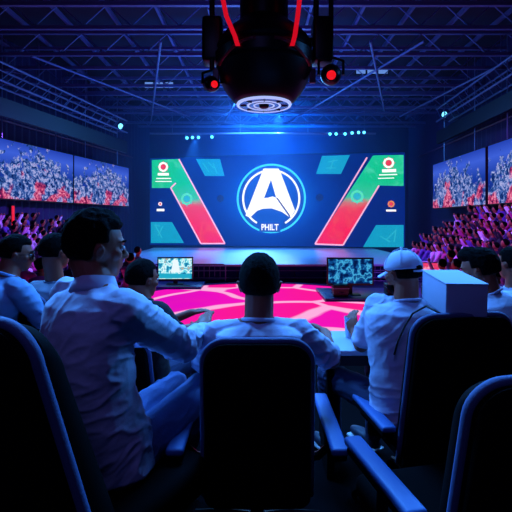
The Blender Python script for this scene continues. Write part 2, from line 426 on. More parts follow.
# ---------------------------------------------------------------- side screens
def side_mat(name, seed):
    m, nt, e, tc = emit_nodes(name)
    sp = nt.nodes.new('ShaderNodeSeparateXYZ'); nt.links.new(tc.outputs['Object'], sp.inputs[0])
    mp = nt.nodes.new('ShaderNodeMapping'); nt.links.new(tc.outputs['Object'], mp.inputs[0]); mp.inputs['Location'].default_value = (seed, seed*2, 0)
    n1 = nt.nodes.new('ShaderNodeTexNoise'); n1.inputs['Scale'].default_value = 3.2; n1.inputs['Detail'].default_value = 6; n1.inputs['Distortion'].default_value = .6
    n2 = nt.nodes.new('ShaderNodeTexNoise'); n2.inputs['Scale'].default_value = 6.5; n2.inputs['Detail'].default_value = 8; n2.inputs['Roughness'].default_value = .7; n2.inputs['Distortion'].default_value = .8
    n3 = nt.nodes.new('ShaderNodeTexNoise'); n3.inputs['Scale'].default_value = 1.7
    for n in (n1, n2, n3): nt.links.new(mp.outputs[0], n.inputs['Vector'])
    zz = math_n(nt, 'DIVIDE', sp.outputs[2], 1.8)
    # distance from the middle: the mound of figures is highest there
    xx = math_n(nt, 'ABSOLUTE', math_n(nt, 'SUBTRACT', sp.outputs[0], 2.0))
    hgt = math_n(nt, 'SUBTRACT', 1.05, math_n(nt, 'MULTIPLY', xx, .22))
    mask = math_n(nt, 'SUBTRACT', hgt, zz)
    mask = math_n(nt, 'ADD', mask, math_n(nt, 'MULTIPLY', math_n(nt, 'SUBTRACT', n1.outputs['Fac'], .5), 1.6))
    mask = ramp(nt, [(0, (0, 0, 0)), (.1, (0, 0, 0)), (.2, (255, 255, 255))], mask)
    sky = ramp(nt, [(0, (10, 26, 100)), (.5, (26, 60, 165)), (.8, (60, 95, 215)), (1, (36, 66, 180))], zz)
    fig = ramp(nt, [(0, (6, 10, 50)), (.36, (10, 20, 80)), (.45, (24, 60, 130)), (.52, (70, 110, 190)), (.58, (200, 200, 245)), (.62, (70, 70, 160)), (.68, (170, 100, 180)), (1, (235, 200, 240))], n2.outputs['Fac'])
    rz = math_n(nt, 'ADD', n3.outputs['Fac'], math_n(nt, 'MULTIPLY', math_n(nt, 'SUBTRACT', .35, zz), .35))
    rmask = ramp(nt, [(0, (0, 0, 0)), (.57, (0, 0, 0)), (.64, (230, 230, 230))], rz)
    redc = ramp(nt, [(0, (30, 10, 60)), (.4, (90, 15, 70)), (.48, (190, 30, 80)), (.55, (245, 80, 110)), (.62, (255, 170, 200)), (.68, (120, 30, 110)), (1, (250, 100, 140))], n2.outputs['Fac'])
    fig = mixc(nt, rmask, fig, redc)
    c = mixc(nt, mask, sky, fig)
    nt.links.new(c, e.inputs[0]); e.inputs[1].default_value = 1.0
    return m
def side_screen(fx, y0, y1, zb, label, seed, sgn):
    a = V((fx(y0), y0)); b = V((fx(y1), y1)); 
    if sgn < 0: a, b = a, b
    d = b-a; L = d.length
    if sgn > 0: a, b = b, a; d = -d
    t = thing('side_screen', label, 'screen', (a.x, a.y, zb), math.atan2(d.y, d.x), 'video screens hung along the side walls')
    MB().box((L/2, .03, .9), (L, .06, 1.8)).build('panel', side_mat('side picture '+str(seed), seed), t)
    MB().box((L/2, .13, .9), (L+.08, .14, 1.88)).build('housing', MC['black'], t)
    for x in (L*.2, L*.8):
        MB().tube((x, .13, 1.84), (x, .13, 5.0), .02, n=6).build('hanger', m_steel, t)
side_screen(lx, 12.05, 15.95, 2.08, 'left-wall screen of coral-like figures, nearer one, cut by photo edge', 1.3, -1)
side_screen(lx, 16.1, 19.95, 2.08, 'left-wall screen of coral-like figures, farther one, next to main screen', 1.3, -1)
side_screen(rx, 8.9, 13.1, 1.92, 'right-wall screen of colourful figures, nearer one, cut by photo edge', 5.1, 1)
side_screen(rx, 13.4, 17.6, 1.92, 'right-wall screen of colourful figures, farther one, next to main screen', 5.1, 1)
# red light bar on left wall
t = thing('wall_light', 'short vertical red light bar on the left wall below the screens', 'light', (lx(13.6)-.42, 13.6, 1.2))
MB().rbox((.03, 0, .35), (.04, .12, .66), .015).build('diffuser', mat('red light', (30, 0, 0), emit=(235, 25, 50), es=1), t)
MB().rbox((0, 0, .35), (.04, .16, .72), .01).build('housing', MC['black'], t)

# ---------------------------------------------------------------- ceiling steel
m_truss = mat('roof steel', (92, 104, 150), .5, .3)
def xtruss(y, z, i):
    t = thing('roof_truss', 'roof truss across the hall, number %d counted from the stage' % i, 'truss', (0.5, y, z), 0, 'steel roof trusses crossing the hall')
    b = MB(); L = 17
    for dz, q in ((0, .045), (.62, .045)):
        b.box((0, 0, dz), (L, .09, .09))
    b.build('chord', m_truss, t)
    b = MB(); k = 14
    for j in range(k):
        x = -L/2+L*j/k; w = L/k
        b.tube((x, 0, .05), (x+w/2, 0, .6), .018, n=5); b.tube((x+w/2, 0, .6), (x+w, 0, .05), .018, n=5)
    b.build('web', m_truss, t)
for i, y in enumerate((21.8, 20.4, 19.0, 17.6, 16.2, 14.8, 13.4, 12.0, 10.6, 9.2)): xtruss(y, 6.15+(.0 if i % 2 else .12), i+1)
for i in range(13):
    x = -8+i*1.35
    tag(MB().box((0, 0, 0), (.07, 20, .12)).build('roof_joist', m_truss), 'thin roof joist running towards the stage, number %d from the left wall' % (i+1), 'joist', 'roof joists running towards the stage').location = (x, 13, 7.05 if i % 2 else 6.98)
for i in range(6):
    x0, x1, y0, y1 = [(-5, -2.5, 20, 11), (-3, -6.4, 19, 12), (1.6, 4.4, 20, 11), (5.5, 3, 18, 11), (-1.5, .2, 20, 12), (6.5, 7.6, 19, 11)][i]
    w = ['left-hand', 'far left', 'right-hand', 'steep right', 'middle', 'far right'][i]
    tag(MB().tube((x0, y0, 6.1), (x1, y1, 6.1), .035, n=6).build('roof_brace', m_truss), '%s slanting brace pipe hung under the roof trusses' % w, 'brace', 'slanting pipes below the trusses')
# side catwalk trusses with lit fronts
def catwalk(a, b, lab, sgn):
    a, b = V(a), V(b); t = thing('lighting_truss', lab, 'truss', a, 0)
    d = b-a; L = d.length; u = d.normalized(); s = V((u.y, -u.x, 0)); up = V((0, 0, 1)); m = MB(); h = .5
    for i in (0, 1):
        for j in (0, 1):
            p = s*h*(i-.5)+up*h*(j-.5); m.tube(p, p+d, .035, n=6)
    m.build('chord', m_truss, t); m = MB(); k = int(L/.5)
    for q in range(k):
        p0 = u*L*q/k; p1 = u*L*(q+1)/k
        for i in (0, 1):
            m.tube(p0+s*h*(i-.5)-up*h/2, p1+s*h*(i-.5)+up*h/2, .016, n=5)
        m.tube(p0-s*h/2+up*h/2*(-1)**q, p1+s*h/2+up*h/2*(-1)**q, .016, n=5)
    m.build('web', m_truss, t)
    m = MB()
    ang = math.atan2(u.y, u.x)
    m.box(u*L/2+s*(-.2*sgn)-up*.95, (L, .12, .5), rz=ang); m.build('cable_tray', mat('tray', (16, 20, 42), .5, .4), t)
    lamp = MB().ell(d+V((0, -.15, 0)), (.1, .1, .12), n=12, k=8).build('lamp', mat('truss lamp', (10, 10, 10), emit=(110, 220, 255), es=2.5), t, True)
    for q in range(1, 5):
        MB().tube(u*L*q/5+up*.25, u*L*q/5+up*1.6, .015, n=5).build('hanger', m_steel, t)
catwalk((lx(6)+.75, 6, 5.55), (-5.75, 18, 5.4), 'long lighting truss high along the left wall with a bright lamp at its end', -1)
catwalk((rx(6)+.1, 6, 5.75), (7.65, 17.2, 5.7), 'long lighting truss high along the right wall with a bright lamp at its end', 1)

# lit ceiling panels (three cells each)
m_cp = mat('ceiling panel light', (20, 20, 20), emit=(105, 150, 235), es=.85)
for px, py, Y, n, lab in ((159, 85, 17.2, 3, 'row of three pale lit panes under the roof at left'), (372, 70.5, 15.5, 3, 'row of three pale lit panes under the roof at right')):
    p = P(px, py, Y); t = thing('ceiling_light', lab, 'light', p, 0, 'three-pane lights under the roof')
    MB().box((0, .04, .0), (1.25, .04, .32)).build('frame', MC['black'], t)
    for i in range(3): MB().box((-.41+.41*i, 0, 0), (.33, .04, .22)).build('pane', m_cp, t)
    for s in (-1, 1): MB().tube((s*.5, .04, .16), (s*.5, .04, .7), .01, n=5).build('hanger', m_steel, t)

# stage lamps on a bar
m_lamp = mat('stage lamp glow', (10, 10, 10), emit=(70, 190, 255), es=5)
m_body = mat('lamp body', (14, 14, 20), .4)
bar = thing('lighting_bar', 'black lamp bar hanging above the main screen', 'truss', (.3, 18.6, 5.25))
MB().tube((-5, 0, 0), (5, 0, 0), .04).build('pipe', m_steel, bar)
for x in (-4, -1, 2, 4.5): MB().tube((x, 0, 0), (x, 0, 1.3), .012, n=5).build('hanger', m_steel, bar)
lamps = [(187, 138), (192.5, 137.5), (198.5, 137.5), (212, 137), (330, 134), (336, 134), (345, 134), (352, 133), (358.5, 132.5), (364, 132.5)]
for i, (px, py) in enumerate(lamps):
    p = P(px, py, 18.4)
    t = thing('stage_lamp', '%s small blue stage lamp %s' % (('first', 'second', 'third', 'fourth', 'first', 'second', 'third', 'fourth', 'fifth', 'sixth')[i], 'from the left above the left banner' if i < 4 else 'from the left above the right banner'), 'stage lamp', p, 0, 'small blue stage lamps above the screen')
    MB().tube((0, 0, 0), (0, .22, .05), .08, .06, 12).build('body', m_body, t, 'auto')
    MB().ell((0, -.01, 0), (.065, .03, .065), n=12, k=6).build('lens', m_lamp, t, True)
    MB().path([(-.09, .1, .02), (-.09, .1, .12), (0, .18, 5.25-p.z-.02), (.09, .1, .12), (.09, .1, .02)], .012, 5).build('yoke', m_steel, t)

# ---------------------------------------------------------------- hanging projector rig
Yr = 5.2; rc = P(264, 104, Yr); k = Yr/F
rig = thing('hanging_rig', 'large black round camera rig with a glowing ring hanging from the roof', 'rig', rc)
m_gb = mat('gloss black', (6, 4, 9), .38, .0, spec=.25)
m_rr = mat('red strap added glow', (30, 2, 4), .6, emit=(225, 12, 36), es=.8)  # emission added so the straps stay red under the blue lamps
prof = [(27, 0), (31, 3), (37, 10), (43, 20), (47, 30), (48, 33), (46, 35), (48, 37), (49, 46), (46, 50), (47.5, 53), (45, 60), (38, 68), (30, 74), (24, 80), (24, 150)]
MB().lathe([(r*k, (z)*k*1.02) for r, z in [(0.1, 0)]+prof+[(.1, 150)]], n=48).build('housing', m_gb, rig, 'auto')
m_ring = mat('ring light', (20, 20, 30), .3, emit=(175, 190, 255), es=1.0)
m_ringd = mat('ring glow dim', (60, 70, 140), .25, .6)
mb = MB(); mb.torus((0, 0, -.01), 26*k, 1.6*k, n=48); mb.build('outer_ring', m_ring, rig, True)
mb = MB(); mb.torus((0, 0, -.015), 16*k, 1.2*k, n=40); mb.torus((0, 0, -.02), 10*k, .8*k, n=32); mb.build('inner_ring', m_ring, rig, True)
mb = MB(); mb.lathe([(25*k, 0), (25*k, -.02), (.1*k, -.02)], n=40); mb.build('lens_plate', m_ringd, rig, 'auto')
mb = MB(); mb.ell((0, 0, -.03), (5*k, 5*k, .03)); mb.build('lens', m_gb, rig, True)
mb = MB()
for a in range(8):
    q = 2*math.pi*a/8; mb.box((20.5*k*math.cos(q), 20.5*k*math.sin(q), -.025), (6*k, 1.4*k, .012), rz=q)
mb.build('blade', m_gb, rig)
for s, xs in ((-1, (-42, -35, -27)), (1, (34, 30, 27))):
    pts = [(xs[0]*k, -.42, 104*k), (xs[1]*k, -.46, 70*k), (xs[2]*k, -.50, 50*k), (xs[2]*k*.9, -.55, 40*k)]
    mb = MB(); 
    for j in range(3):
        a, b = V(pts[j]), V(pts[j+1]); x = V((.026, 0, 0)); y = V((0, -.012, 0))
        mb.loft([[p-x-y, p+x-y, p+x+y, p-x+y] for p in (a, b)])
    mb.build('strap', m_rr, rig)
    mb = MB(); mb.rbox((s*58*k if s > 0 else -51*k, 0, 62*k), (20*k, .28, 44*k), .04); mb.build('side_pod', m_gb, rig, 'auto')
    mb = MB(); mb.tube((s*40*k, 0, 62*k), (s*56*k, 0, 62*k), .05); mb.tube((s*52*k, 0, 80*k), (s*52*k, 0, 150*k), .035); mb.build('bracket', m_gb, rig, 'auto')
    # red side marker panel
    mb = MB(); mb.rbox((s*47*k, -.14, 24*k), (6*k, .04, 14*k), .01); mb.build('side_marker', mat('dim red', (90, 14, 50), .4), rig)
# upper collar + dark red arcs
mb = MB()
for s in (-1, 1):
    mb.path([(s*(8+5*j)*k, -math.sqrt(max(0, (47.5*k)**2-((8+5*j)*k)**2))-.01, (46-1.2*j*j*.25)*k) for j in range(8)], .022, 6)
mb.build('red_accent', mat('dim red accent', (110, 18, 40), .35), rig, True)
# red-lensed moving heads on either side of the rig
m_rl = mat('red lens', (60, 0, 0), .2, emit=(230, 20, 30), es=1.1)
for px, py, s in ((212, 84, -1), (331, 75, 1)):
    p = P(px, py, 5.1)
    t = thing('red_spotlight', 'black spotlight with a red lens hanging %s of the camera rig' % ('left' if s < 0 else 'right'), 'spotlight', p)
    sz = .13 if s > 0 else .1
    d = V((-.15 if s > 0 else .4, -1, -.35)).normalized()
    mb = MB(); mb.caps(-d*sz*.6, -d*sz*-.1, sz, sz*.95, n=20); mb.build('body', m_gb, t, True)
    mb = MB(); mb.tube(d*sz*.6, d*sz*1.12, sz*.62, sz*.55, 20); mb.build('barrel', m_gb, t, 'auto')
    x, y, dd = ortho(d); M3 = Matrix((x, y, dd)).transposed()
    mb = MB(); mb.ell(d*sz*1.12, (sz*.42, sz*.42, sz*.12), M3); mb.build('lens', m_rl, t, True)
    mb = MB(); mb.path([(-sz*1.15, 0, 0), (-sz*1.15, 0, sz*1.3), (0, 0, sz*1.7), (sz*1.15, 0, sz*1.3), (sz*1.15, 0, 0)], .018); mb.tube((0, 0, sz*1.7), (0, 0, 7.2-p.z), .03); mb.build('yoke', m_gb, t, 'auto')

# ================================================================ CHAIRS
m_shell = mat('chair shell', (5, 5, 7), .85, bump=.1, bscale=300, spec=.06)
m_lit_edge = mat('chair painted lit edge', (74, 86, 130), .7, bump=.15, bscale=150)  # paler tone that paints the lit rims of the black chairs
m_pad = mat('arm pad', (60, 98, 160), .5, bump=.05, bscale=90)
m_cbase = mat('chair metal', (14, 15, 20), .35, .6)
def outline(w0, w1, z0, z1, r, inset=0, n=8):
    w0 -= inset; w1 -= inset; z0 += inset; z1 -= inset; pts = []
    for (cx, cz, a0, rr) in ((w0/2-r*.5, z0+r*.5, -90, r*.5), (w1/2-r, z1-r, 0, r), (-w1/2+r, z1-r, 90, r), (-w0/2+r*.5, z0+r*.5, 180, r*.5)):
        for i in range(n+1):
            a = R(a0+90*i/n); pts.append((cx+rr*math.cos(a), cz+rr*math.sin(a)))
    return pts
def back_loft(layers, bend):
    mb = MB(); rings = []
    for (ins, y, w0, w1, z0, z1, r) in layers:
        rings.append([V((x, y-bend*((z-.5)*.18)+.35*x*x, z)) for x, z in outline(w0, w1, z0, z1, r, ins)])
    mb.loft(rings); return mb
def make_chair(name, label, loc, rz, sc=1.0, w=.40, h=.99, arms=(1, 1), taper=1.04, group='black padded seats of the audience rows', low=.33, armlen=.42, armz=.645, armx=.265, arms_y=0.0):
    t = thing(name, label, 'chair', loc, rz, group)
    s = sc; w0, w1 = w*s*taper, w*s; z0, z1 = low*s, h*s; r = .085*s
    back_loft([(.05*s, -.31*s, w0, w1, z0, z1, r), (.012*s, -.305*s, w0, w1, z0, z1, r), (0, -.295*s, w0, w1, z0, z1, r), (0, -.262*s, w0, w1, z0, z1, r)], 1).build('back_shell', m_shell, t, 'auto')
    bk = back_loft([(.004*s, -.262*s, w0, w1, z0+.1, z1, r), (-.002*s, -.245*s, w0, w1, z0+.1, z1, r), (0.01*s, -.215*s, w0, w1, z0+.1, z1, r), (.035*s, -.195*s, w0, w1, z0+.1, z1, r), (.09*s, -.19*s, w0, w1, z0+.1, z1, r)], 1).build('backrest', m_shell, t, 'auto')
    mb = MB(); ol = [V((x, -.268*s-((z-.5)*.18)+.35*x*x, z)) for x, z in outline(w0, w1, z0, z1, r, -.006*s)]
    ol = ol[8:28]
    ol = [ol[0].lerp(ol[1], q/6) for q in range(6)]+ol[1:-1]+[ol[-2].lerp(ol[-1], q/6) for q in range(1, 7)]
    mb.path(ol, .0135*s, 8); mb.build('painted_lit_edge', m_lit_edge, bk, True)  # pale tube added along the black back to imitate its lit rim
    MB().rbox((0, .02*s, .43*s), (.44*s, .48*s, .09*s), .035*s).build('seat', m_shell, t, 'auto')
    MB().rbox((0, .02*s, .375*s), (.42*s, .46*s, .03*s), .01*s).build('seat_pan', m_shell, t, 'auto')
    for q in (-1, 1):
        if not arms[0 if q < 0 else 1]: continue
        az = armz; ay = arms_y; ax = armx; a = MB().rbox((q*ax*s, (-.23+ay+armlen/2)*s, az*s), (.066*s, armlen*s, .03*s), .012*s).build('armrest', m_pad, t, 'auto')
        MB().rbox((q*ax*s, (-.23+ay+armlen/2)*s, (az-.027)*s), (.056*s, (armlen-.03)*s, .026*s), .008*s).build('arm_frame', m_shell, a, 'auto')
        MB().path([V((q*ax, -.05, az-.025))*s, V((q*(ax+.005), -.04, .45))*s, V((q*.265, -.02, .4))*s, V((q*.15, 0, .37))*s], .018*s).build('arm_support', m_cbase, a, 'auto')
    MB().tube((0, 0, .1*s), (0, 0, .37*s), .03*s, n=16).build('pedestal', m_cbase, t, 'auto')
    for i in range(5):
        a = 2*math.pi*i/5+.3; c = V((math.cos(a), math.sin(a), 0))
        l = MB().path([c*.03*s+V((0, 0, .11*s)), c*.16*s+V((0, 0, .1*s)), c*.3*s+V((0, 0, .07*s))], [.026*s, .02*s, .015*s]).build('leg', m_cbase, t, 'auto')
        MB().tube(c*.3*s+V((-c.y, c.x, 0))*.02*s+V((0, 0, .032*s)), c*.3*s-V((-c.y, c.x, 0))*.02*s+V((0, 0, .032*s)), .03*s, n=12).build('caster', m_shell, l, 'auto')
    return t
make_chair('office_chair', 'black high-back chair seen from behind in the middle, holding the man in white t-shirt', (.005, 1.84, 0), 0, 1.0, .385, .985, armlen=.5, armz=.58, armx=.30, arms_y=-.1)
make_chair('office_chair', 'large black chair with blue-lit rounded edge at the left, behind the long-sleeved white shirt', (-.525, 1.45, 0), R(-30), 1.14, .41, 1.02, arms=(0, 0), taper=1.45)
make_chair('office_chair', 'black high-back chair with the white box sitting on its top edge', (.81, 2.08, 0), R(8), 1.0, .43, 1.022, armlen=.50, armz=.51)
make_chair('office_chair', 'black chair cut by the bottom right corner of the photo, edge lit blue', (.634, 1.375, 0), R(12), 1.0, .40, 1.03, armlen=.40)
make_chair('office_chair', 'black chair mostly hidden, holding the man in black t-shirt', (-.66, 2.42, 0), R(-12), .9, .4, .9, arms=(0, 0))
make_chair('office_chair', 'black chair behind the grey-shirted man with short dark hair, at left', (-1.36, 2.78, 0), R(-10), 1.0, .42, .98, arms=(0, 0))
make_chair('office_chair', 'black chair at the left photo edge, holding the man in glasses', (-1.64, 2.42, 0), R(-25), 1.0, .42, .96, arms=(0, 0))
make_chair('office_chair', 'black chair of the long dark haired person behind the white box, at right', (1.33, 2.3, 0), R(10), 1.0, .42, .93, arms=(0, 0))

# ================================================================ PEOPLE
m_skin = mat('skin', (158, 80, 56), .55, bump=.05, bscale=120, vary=.08, vscale=20)
m_hair = mat('black hair', (6, 4, 5), .9, bump=.5, bscale=180, spec=.08)
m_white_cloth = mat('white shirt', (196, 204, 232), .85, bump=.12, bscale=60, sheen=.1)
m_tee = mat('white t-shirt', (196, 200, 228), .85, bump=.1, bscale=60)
m_black_cloth = mat('black t-shirt', (16, 17, 26), .85, bump=.1)
m_grey_cloth = mat('grey shirt', (120, 122, 140), .85, bump=.1)
m_blue_cloth = mat('light blue shirt', (140, 180, 225), .85, bump=.1)
m_jeans = mat('jeans', (70, 90, 140), .8, bump=.2, bscale=90, vary=.2, vscale=10)
m_jeansd = mat('dark jeans', (35, 42, 80), .8, bump=.2, bscale=90, vary=.2, vscale=10)
m_shoe = mat('shoes', (40, 42, 60), .5)
m_eye = mat('eye white', (220, 220, 220), .2)
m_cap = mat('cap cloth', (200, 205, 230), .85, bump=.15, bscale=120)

def hand(mb, wr, d, pn, side, curl=.5, s=1.0):
    d = d.normalized(); pn = (pn-d*pn.dot(d)).normalized(); ac = d.cross(pn)*side
    M3 = Matrix((ac, d, pn)).transposed()
    mb.caps(wr-d*.02, wr+d*.015, .024*s, .024*s)
    mb.ell(wr+d*.05*s, (.041*s, .055*s, .017*s), M3)
    for i, (o, L) in enumerate(((-.031, .062), (-.0105, .08), (.0105, .087), (.031, .078))):
        p = wr+d*(.085-abs(o)*.2)*s+ac*o*s; c = d.copy(); 
        for q, bnd in ((.45, .5), (.3, 1.0), (.25, .8)):
            c = (c*math.cos(curl*bnd)+pn*math.sin(curl*bnd)).normalized() if bnd else c
            n = p+c*L*q*s; mb.caps(p, n, .0095*s, .0085*s, n=10, k=3); p = n
            c = c
    p = wr+d*.018*s+ac*.028*s; c = (d*.6+ac*.75+pn*.25).normalized()
    for q in (.04, .03, .025):
        n = p+c*q*s; mb.caps(p, n, .0125*s, .0105*s, n=10, k=3); p = n; c = (c+d*.35+pn*curl*.3).normalized()

def torso(mb, pel, che, nec, hr, sr, k=1.0, fat=1.0, cut=None):
    prof = [(-.06, .09, .07), (0, .17, .125), (.12, .168, .122), (.3, .155, .112), (.5, .165, .118), (.68, .178, .122), (.82, .178, .112), (.92, .15, .088), (.99, .085, .066), (1.03, .055, .055)]
    rings = []
    for tt, w, dpt in prof:
        a = max(0, min(1, tt))
        # quadratic through pelvis, chest, neck
        c = pel*(1-a)**2+(che*2-(pel+nec)*.5)*2*a*(1-a)+nec*a**2
        ax = ((che-pel)*(1-a)+(nec-che)*a).normalized()
        if tt < 0: c = pel+ax*tt*.5
        if tt > 1: c = nec+ax*(tt-1)*.5
        r = (hr*(1-a)+sr*a); r = (r-ax*r.dot(ax)).normalized(); f = ax.cross(r)
        w *= k*fat; dpt *= k*fat; ring = []
        for i in range(28):
            q = 2*math.pi*i/28; ce, se = math.cos(q), math.sin(q)
            ex = .8
            ring.append(c+r*w*math.copysign(abs(ce)**ex, ce)+f*dpt*math.copysign(abs(se)**ex, se))
        rings.append(ring)
    mb.loft(rings)

def wrinkle(o, amp, joints=(), sc=1.0, seed=0):
    me = o.data; me.update()
    ns = [v.normal.copy() for v in me.vertices]
    for v, n in zip(me.vertices, ns):
        c = v.co+V((seed, 0, 0))
        w = .45
        for j, rr in joints: 
            dd = (v.co-j).length
            if dd < rr*2: w = max(w, 1.25*(1-dd/(rr*2))+.2)
        # warped ridged folds
        q = V((c.x*8*sc+c.z*4*sc, c.y*8*sc, c.z*19*sc-c.x*9*sc))
        q = q+noise.noise_vector(c*4)*1.1
        a = max(0, 1-abs(noise.noise(q))*2.6)**1.5*1.5-.4
        b = max(0, 1-abs(noise.noise(q*1.9+V((7, 3, 1))))*2.4)**1.5-.3
        hh = (a*.65+b*.25)*w+noise.noise(c*3)*.5
        v.co = v.co+n*amp*hh
    me.update()

def hair_fn(style, M):
    def f(d):
        x, y, z = d.x, d.y, d.z
        def ss(a, b, v):
            t = max(0, min(1, (v-a)/(b-a))); return t*t*(3-2*t)
        face = ss(.25, .5, y)*(1-ss(.35, .6, z))
        front_low = ss(-.25, .0, y)*(1-ss(-.15, .1, z))
        nape = 1-ss(style.get('nape', -.62)-.14, style.get('nape', -.62)+.3, z)
        hide = max(face, front_low, nape)
        low = .06*max(0, -z-.1)
        n = noise.noise(d*style.get('f', 7)+V((style.get('seed', 0), 0, 0)))*.035*style.get('tuft', 1)+noise.noise(V((d.x*22, d.y*22, d.z*9)))*.022*style.get('tuft', 1)
        vol = 1.06+style.get('top', .06)*max(0, z)**1.0*.9+style.get('back', .03)*max(0, -y)+style.get('fr', 0)*max(0, y)*max(0, z)+n-low
        return vol*(1-hide)+.8*hide
    return f

def person(name, label, J, sh, tr, sleeve='long', style=None, cap=None, hands=None, vox=.006, sk=1.0, k=1.0, fat=1.0, glasses=False, group=None, beard=False, collar=False, amp=.006, hs=1.0, hairless=False, seed=0, arm=1.0):
    """J: head, fwd (head direction), neck, chest, pelvis, shl, shr, ell, elr, wrl, wrr, hpl, hpr, knl, knr, anl, anr, each world"""
    style = style or {}
    base = V((J['pelvis'].x, J['pelvis'].y, J.get('gz', 0)))
    root = thing(name, label, 'person', base, 0, group)
    h = J['head']; f = J['fwd'].normalized(); up = J.get('up', V((0, 0, 1))); up = (up-f*up.dot(f)).normalized(); r = f.cross(up)
    M3 = Matrix((r, f, up)).transposed()
    def L(x, y, z): return h+M3@V((x, y, z))*hs
    sr = (J['shr']-J['shl']).normalized(); hr = (J['hpr']-J['hpl']).normalized()
    b = MB()
    # head
    b.ell(L(0, -.008, .018), (.076*hs, .096*hs, .098*hs), M3, 24, 16)
    b.ell(L(0, .028, -.05), (.056*hs, .062*hs, .062*hs), M3)
    b.ell(L(0, .058, -.088), (.028*hs, .026*hs, .022*hs), M3)
    b.ell(L(0, .06, .022), (.056*hs, .034*hs, .022*hs), M3)
    b.caps(L(0, .082, .01), L(0, .102, -.028), .009*hs, .014*hs)
    b.ell(L(.012, .094, -.032), (.009*hs, .009*hs, .008*hs), M3); b.ell(L(-.012, .094, -.032), (.009*hs, .009*hs, .008*hs), M3)
    b.ell(L(0, .082, -.056), (.024*hs, .014*hs, .006*hs), M3); b.ell(L(0, .08, -.067), (.021*hs, .014*hs, .007*hs), M3)
    for q in (-1, 1):
        b.ell(L(q*.045, .055, -.02), (.024*hs, .024*hs, .022*hs), M3)
        b.torus(L(q*.084, -.006, -.012), .0165*hs, .006*hs, M3@Matrix.Rotation(R(90+q*20), 3, 'Y')@Matrix.Scale(1.3, 3, V((1, 0, 0)))@Matrix.Scale(.72, 3, V((0, 1, 0))), 16, 6)
        b.ell(L(q*.079, -.0, -.014), (.008*hs, .009*hs, .018*hs), M3)
    nb = J['neck']
    b.caps(L(0, -.03, -.05), nb-V((0, 0, .01)), .06*hs, .064*k)
    torso(b, J['pelvis'], J['chest'], nb-V((0, 0, .035)), hr, sr, k*.9, fat)
    for s, el, wr in (('shl', 'ell', 'wrl'), ('shr', 'elr', 'wrr')):
        b.caps(J[s], J[el], .047*k, .039*k); b.caps(J[el], J[wr], .04*k, .026*k); b.caps(nb-V((0, 0, .03)), J[s], .045*k, .045*k)
    for a, c, d2 in (('hpl', 'knl', 'anl'), ('hpr', 'knr', 'anr')):
        b.caps(J[a], J[c], .078*k, .055*k); b.caps(J[c], J[d2], .054*k, .036*k)
    for q, (d, pn, side, curl) in (hands or {}).items():
        hand(b, J[q], d, pn, side, curl, k)
    o = b.build('body', m_skin, root, True, off=base); remesh(o, vox, 3, .5)
    # eyes
    for q in (-1, 1):
        e = MB().ell(L(q*.031, .079, .002), (.0125*hs, .0125*hs, .0085*hs), M3, 12, 8).build('eye', m_eye, root, True, off=base)
        MB().ell(L(q*.031, .0895, .002), (.005*hs, .003*hs, .005*hs), M3, 10, 6).build('iris', m_hair, e, True, off=base)
        MB().path([L(q*.014, .093, .022), L(q*.032, .092, .028), L(q*.048, .078, .024)], .0035*hs, 6).build('eyebrow', m_hair, root, True, off=base)
    if not hairless:
        b = MB(); b.ell(L(0, -.01, .02), (.08*hs, .1*hs, .102*hs), M3, 96, 64, fn=hair_fn(style, M3)); b.build('hair', m_hair, root, True, off=base)
    if beard:
        b = MB(); b.ell(L(0, .036, -.066), (.06*hs, .062*hs, .056*hs), M3, 32, 20, fn=lambda d: (1.0+.04*noise.noise(d*9)) if d.z < .15 and d.y > -.35 else .8)
        b.build('beard', m_hair, root, True, off=base)
    # shirt
    b = MB()
    torso(b, J['pelvis']+V((0, 0, .0)), J['chest'], nb-V((0, 0, .03)), hr, sr, k*1.06, fat)
    up2 = (nb-J['pelvis']).normalized()
    for s, el, wr in (('shl', 'ell', 'wrl'), ('shr', 'elr', 'wrr')):
        b.caps(nb-up2*.045, J[s], .05*k, .062*k)
        if sleeve == 'long':
            b.caps(J[s], J[el], .064*k*arm, .056*k*arm); w = J[el].lerp(J[wr], .9); b.caps(J[el], w, .055*k*arm, .038*k); b.caps(J[el].lerp(J[wr], .83), w, .038*k, .04*k)
        else:
            q = J[s].lerp(J[el], sleeve if isinstance(sleeve, float) else .72); b.caps(J[s], q, .064*k, .06*k)
            x, y, d = ortho(J[el]-J[s]); b.tube(q-d*.05, q+d*.03, .062*k, .066*k, 16)
    # hem
    hx = J['pelvis']
    rg = []
    f0 = V((0, 0, 1)).cross(hr).normalized()
    for zz, q in ((.1, 1.0), (.0, 1.07), (-.05, 1.1)):
        rg.append([hx+V((0, 0, zz))+hr*.178*k*fat*q*math.cos(2*math.pi*i/24)+f0*.135*k*fat*q*math.sin(2*math.pi*i/24) for i in range(24)])
    b.loft(rg)
    o = b.build('shirt', sh, root, True, off=base); remesh(o, vox, 5, .5)
    wrinkle(o, amp, [(J['ell']-base, .12), (J['elr']-base, .12), (J['pelvis']-base, .16), (J['shr']-base, .06), (J['shl']-base, .06)], seed=seed)
    # neckband / collar
    ax = (h-nb).normalized(); x, y, d = ortho(ax); M4 = Matrix((x, y, d)).transposed()
    b = MB()
    if collar:
        rg = []
        for q, (rr, zz) in enumerate(((.082, -.04), (.074, -.015), (.064, .012), (.059, .012), (.066, -.015), (.074, -.04))):
            rg.append([nb+M4@V((rr*k*math.cos(2*math.pi*i/28), rr*k*math.sin(2*math.pi*i/28)*1.05, zz-.006)) for i in range(28)])
        b.loft(rg)
    else: b.torus(nb-ax*.008, .068*k, .008, M4, 32, 8)
    b.build('collar', sh, root, True, off=base)
    # trousers
    b = MB(); b.ell(J['pelvis']-V((0, 0, .03)), (.165*k*fat, .13*k*fat, .1*k), Matrix((hr, f0, V((0, 0, 1)))).transposed())
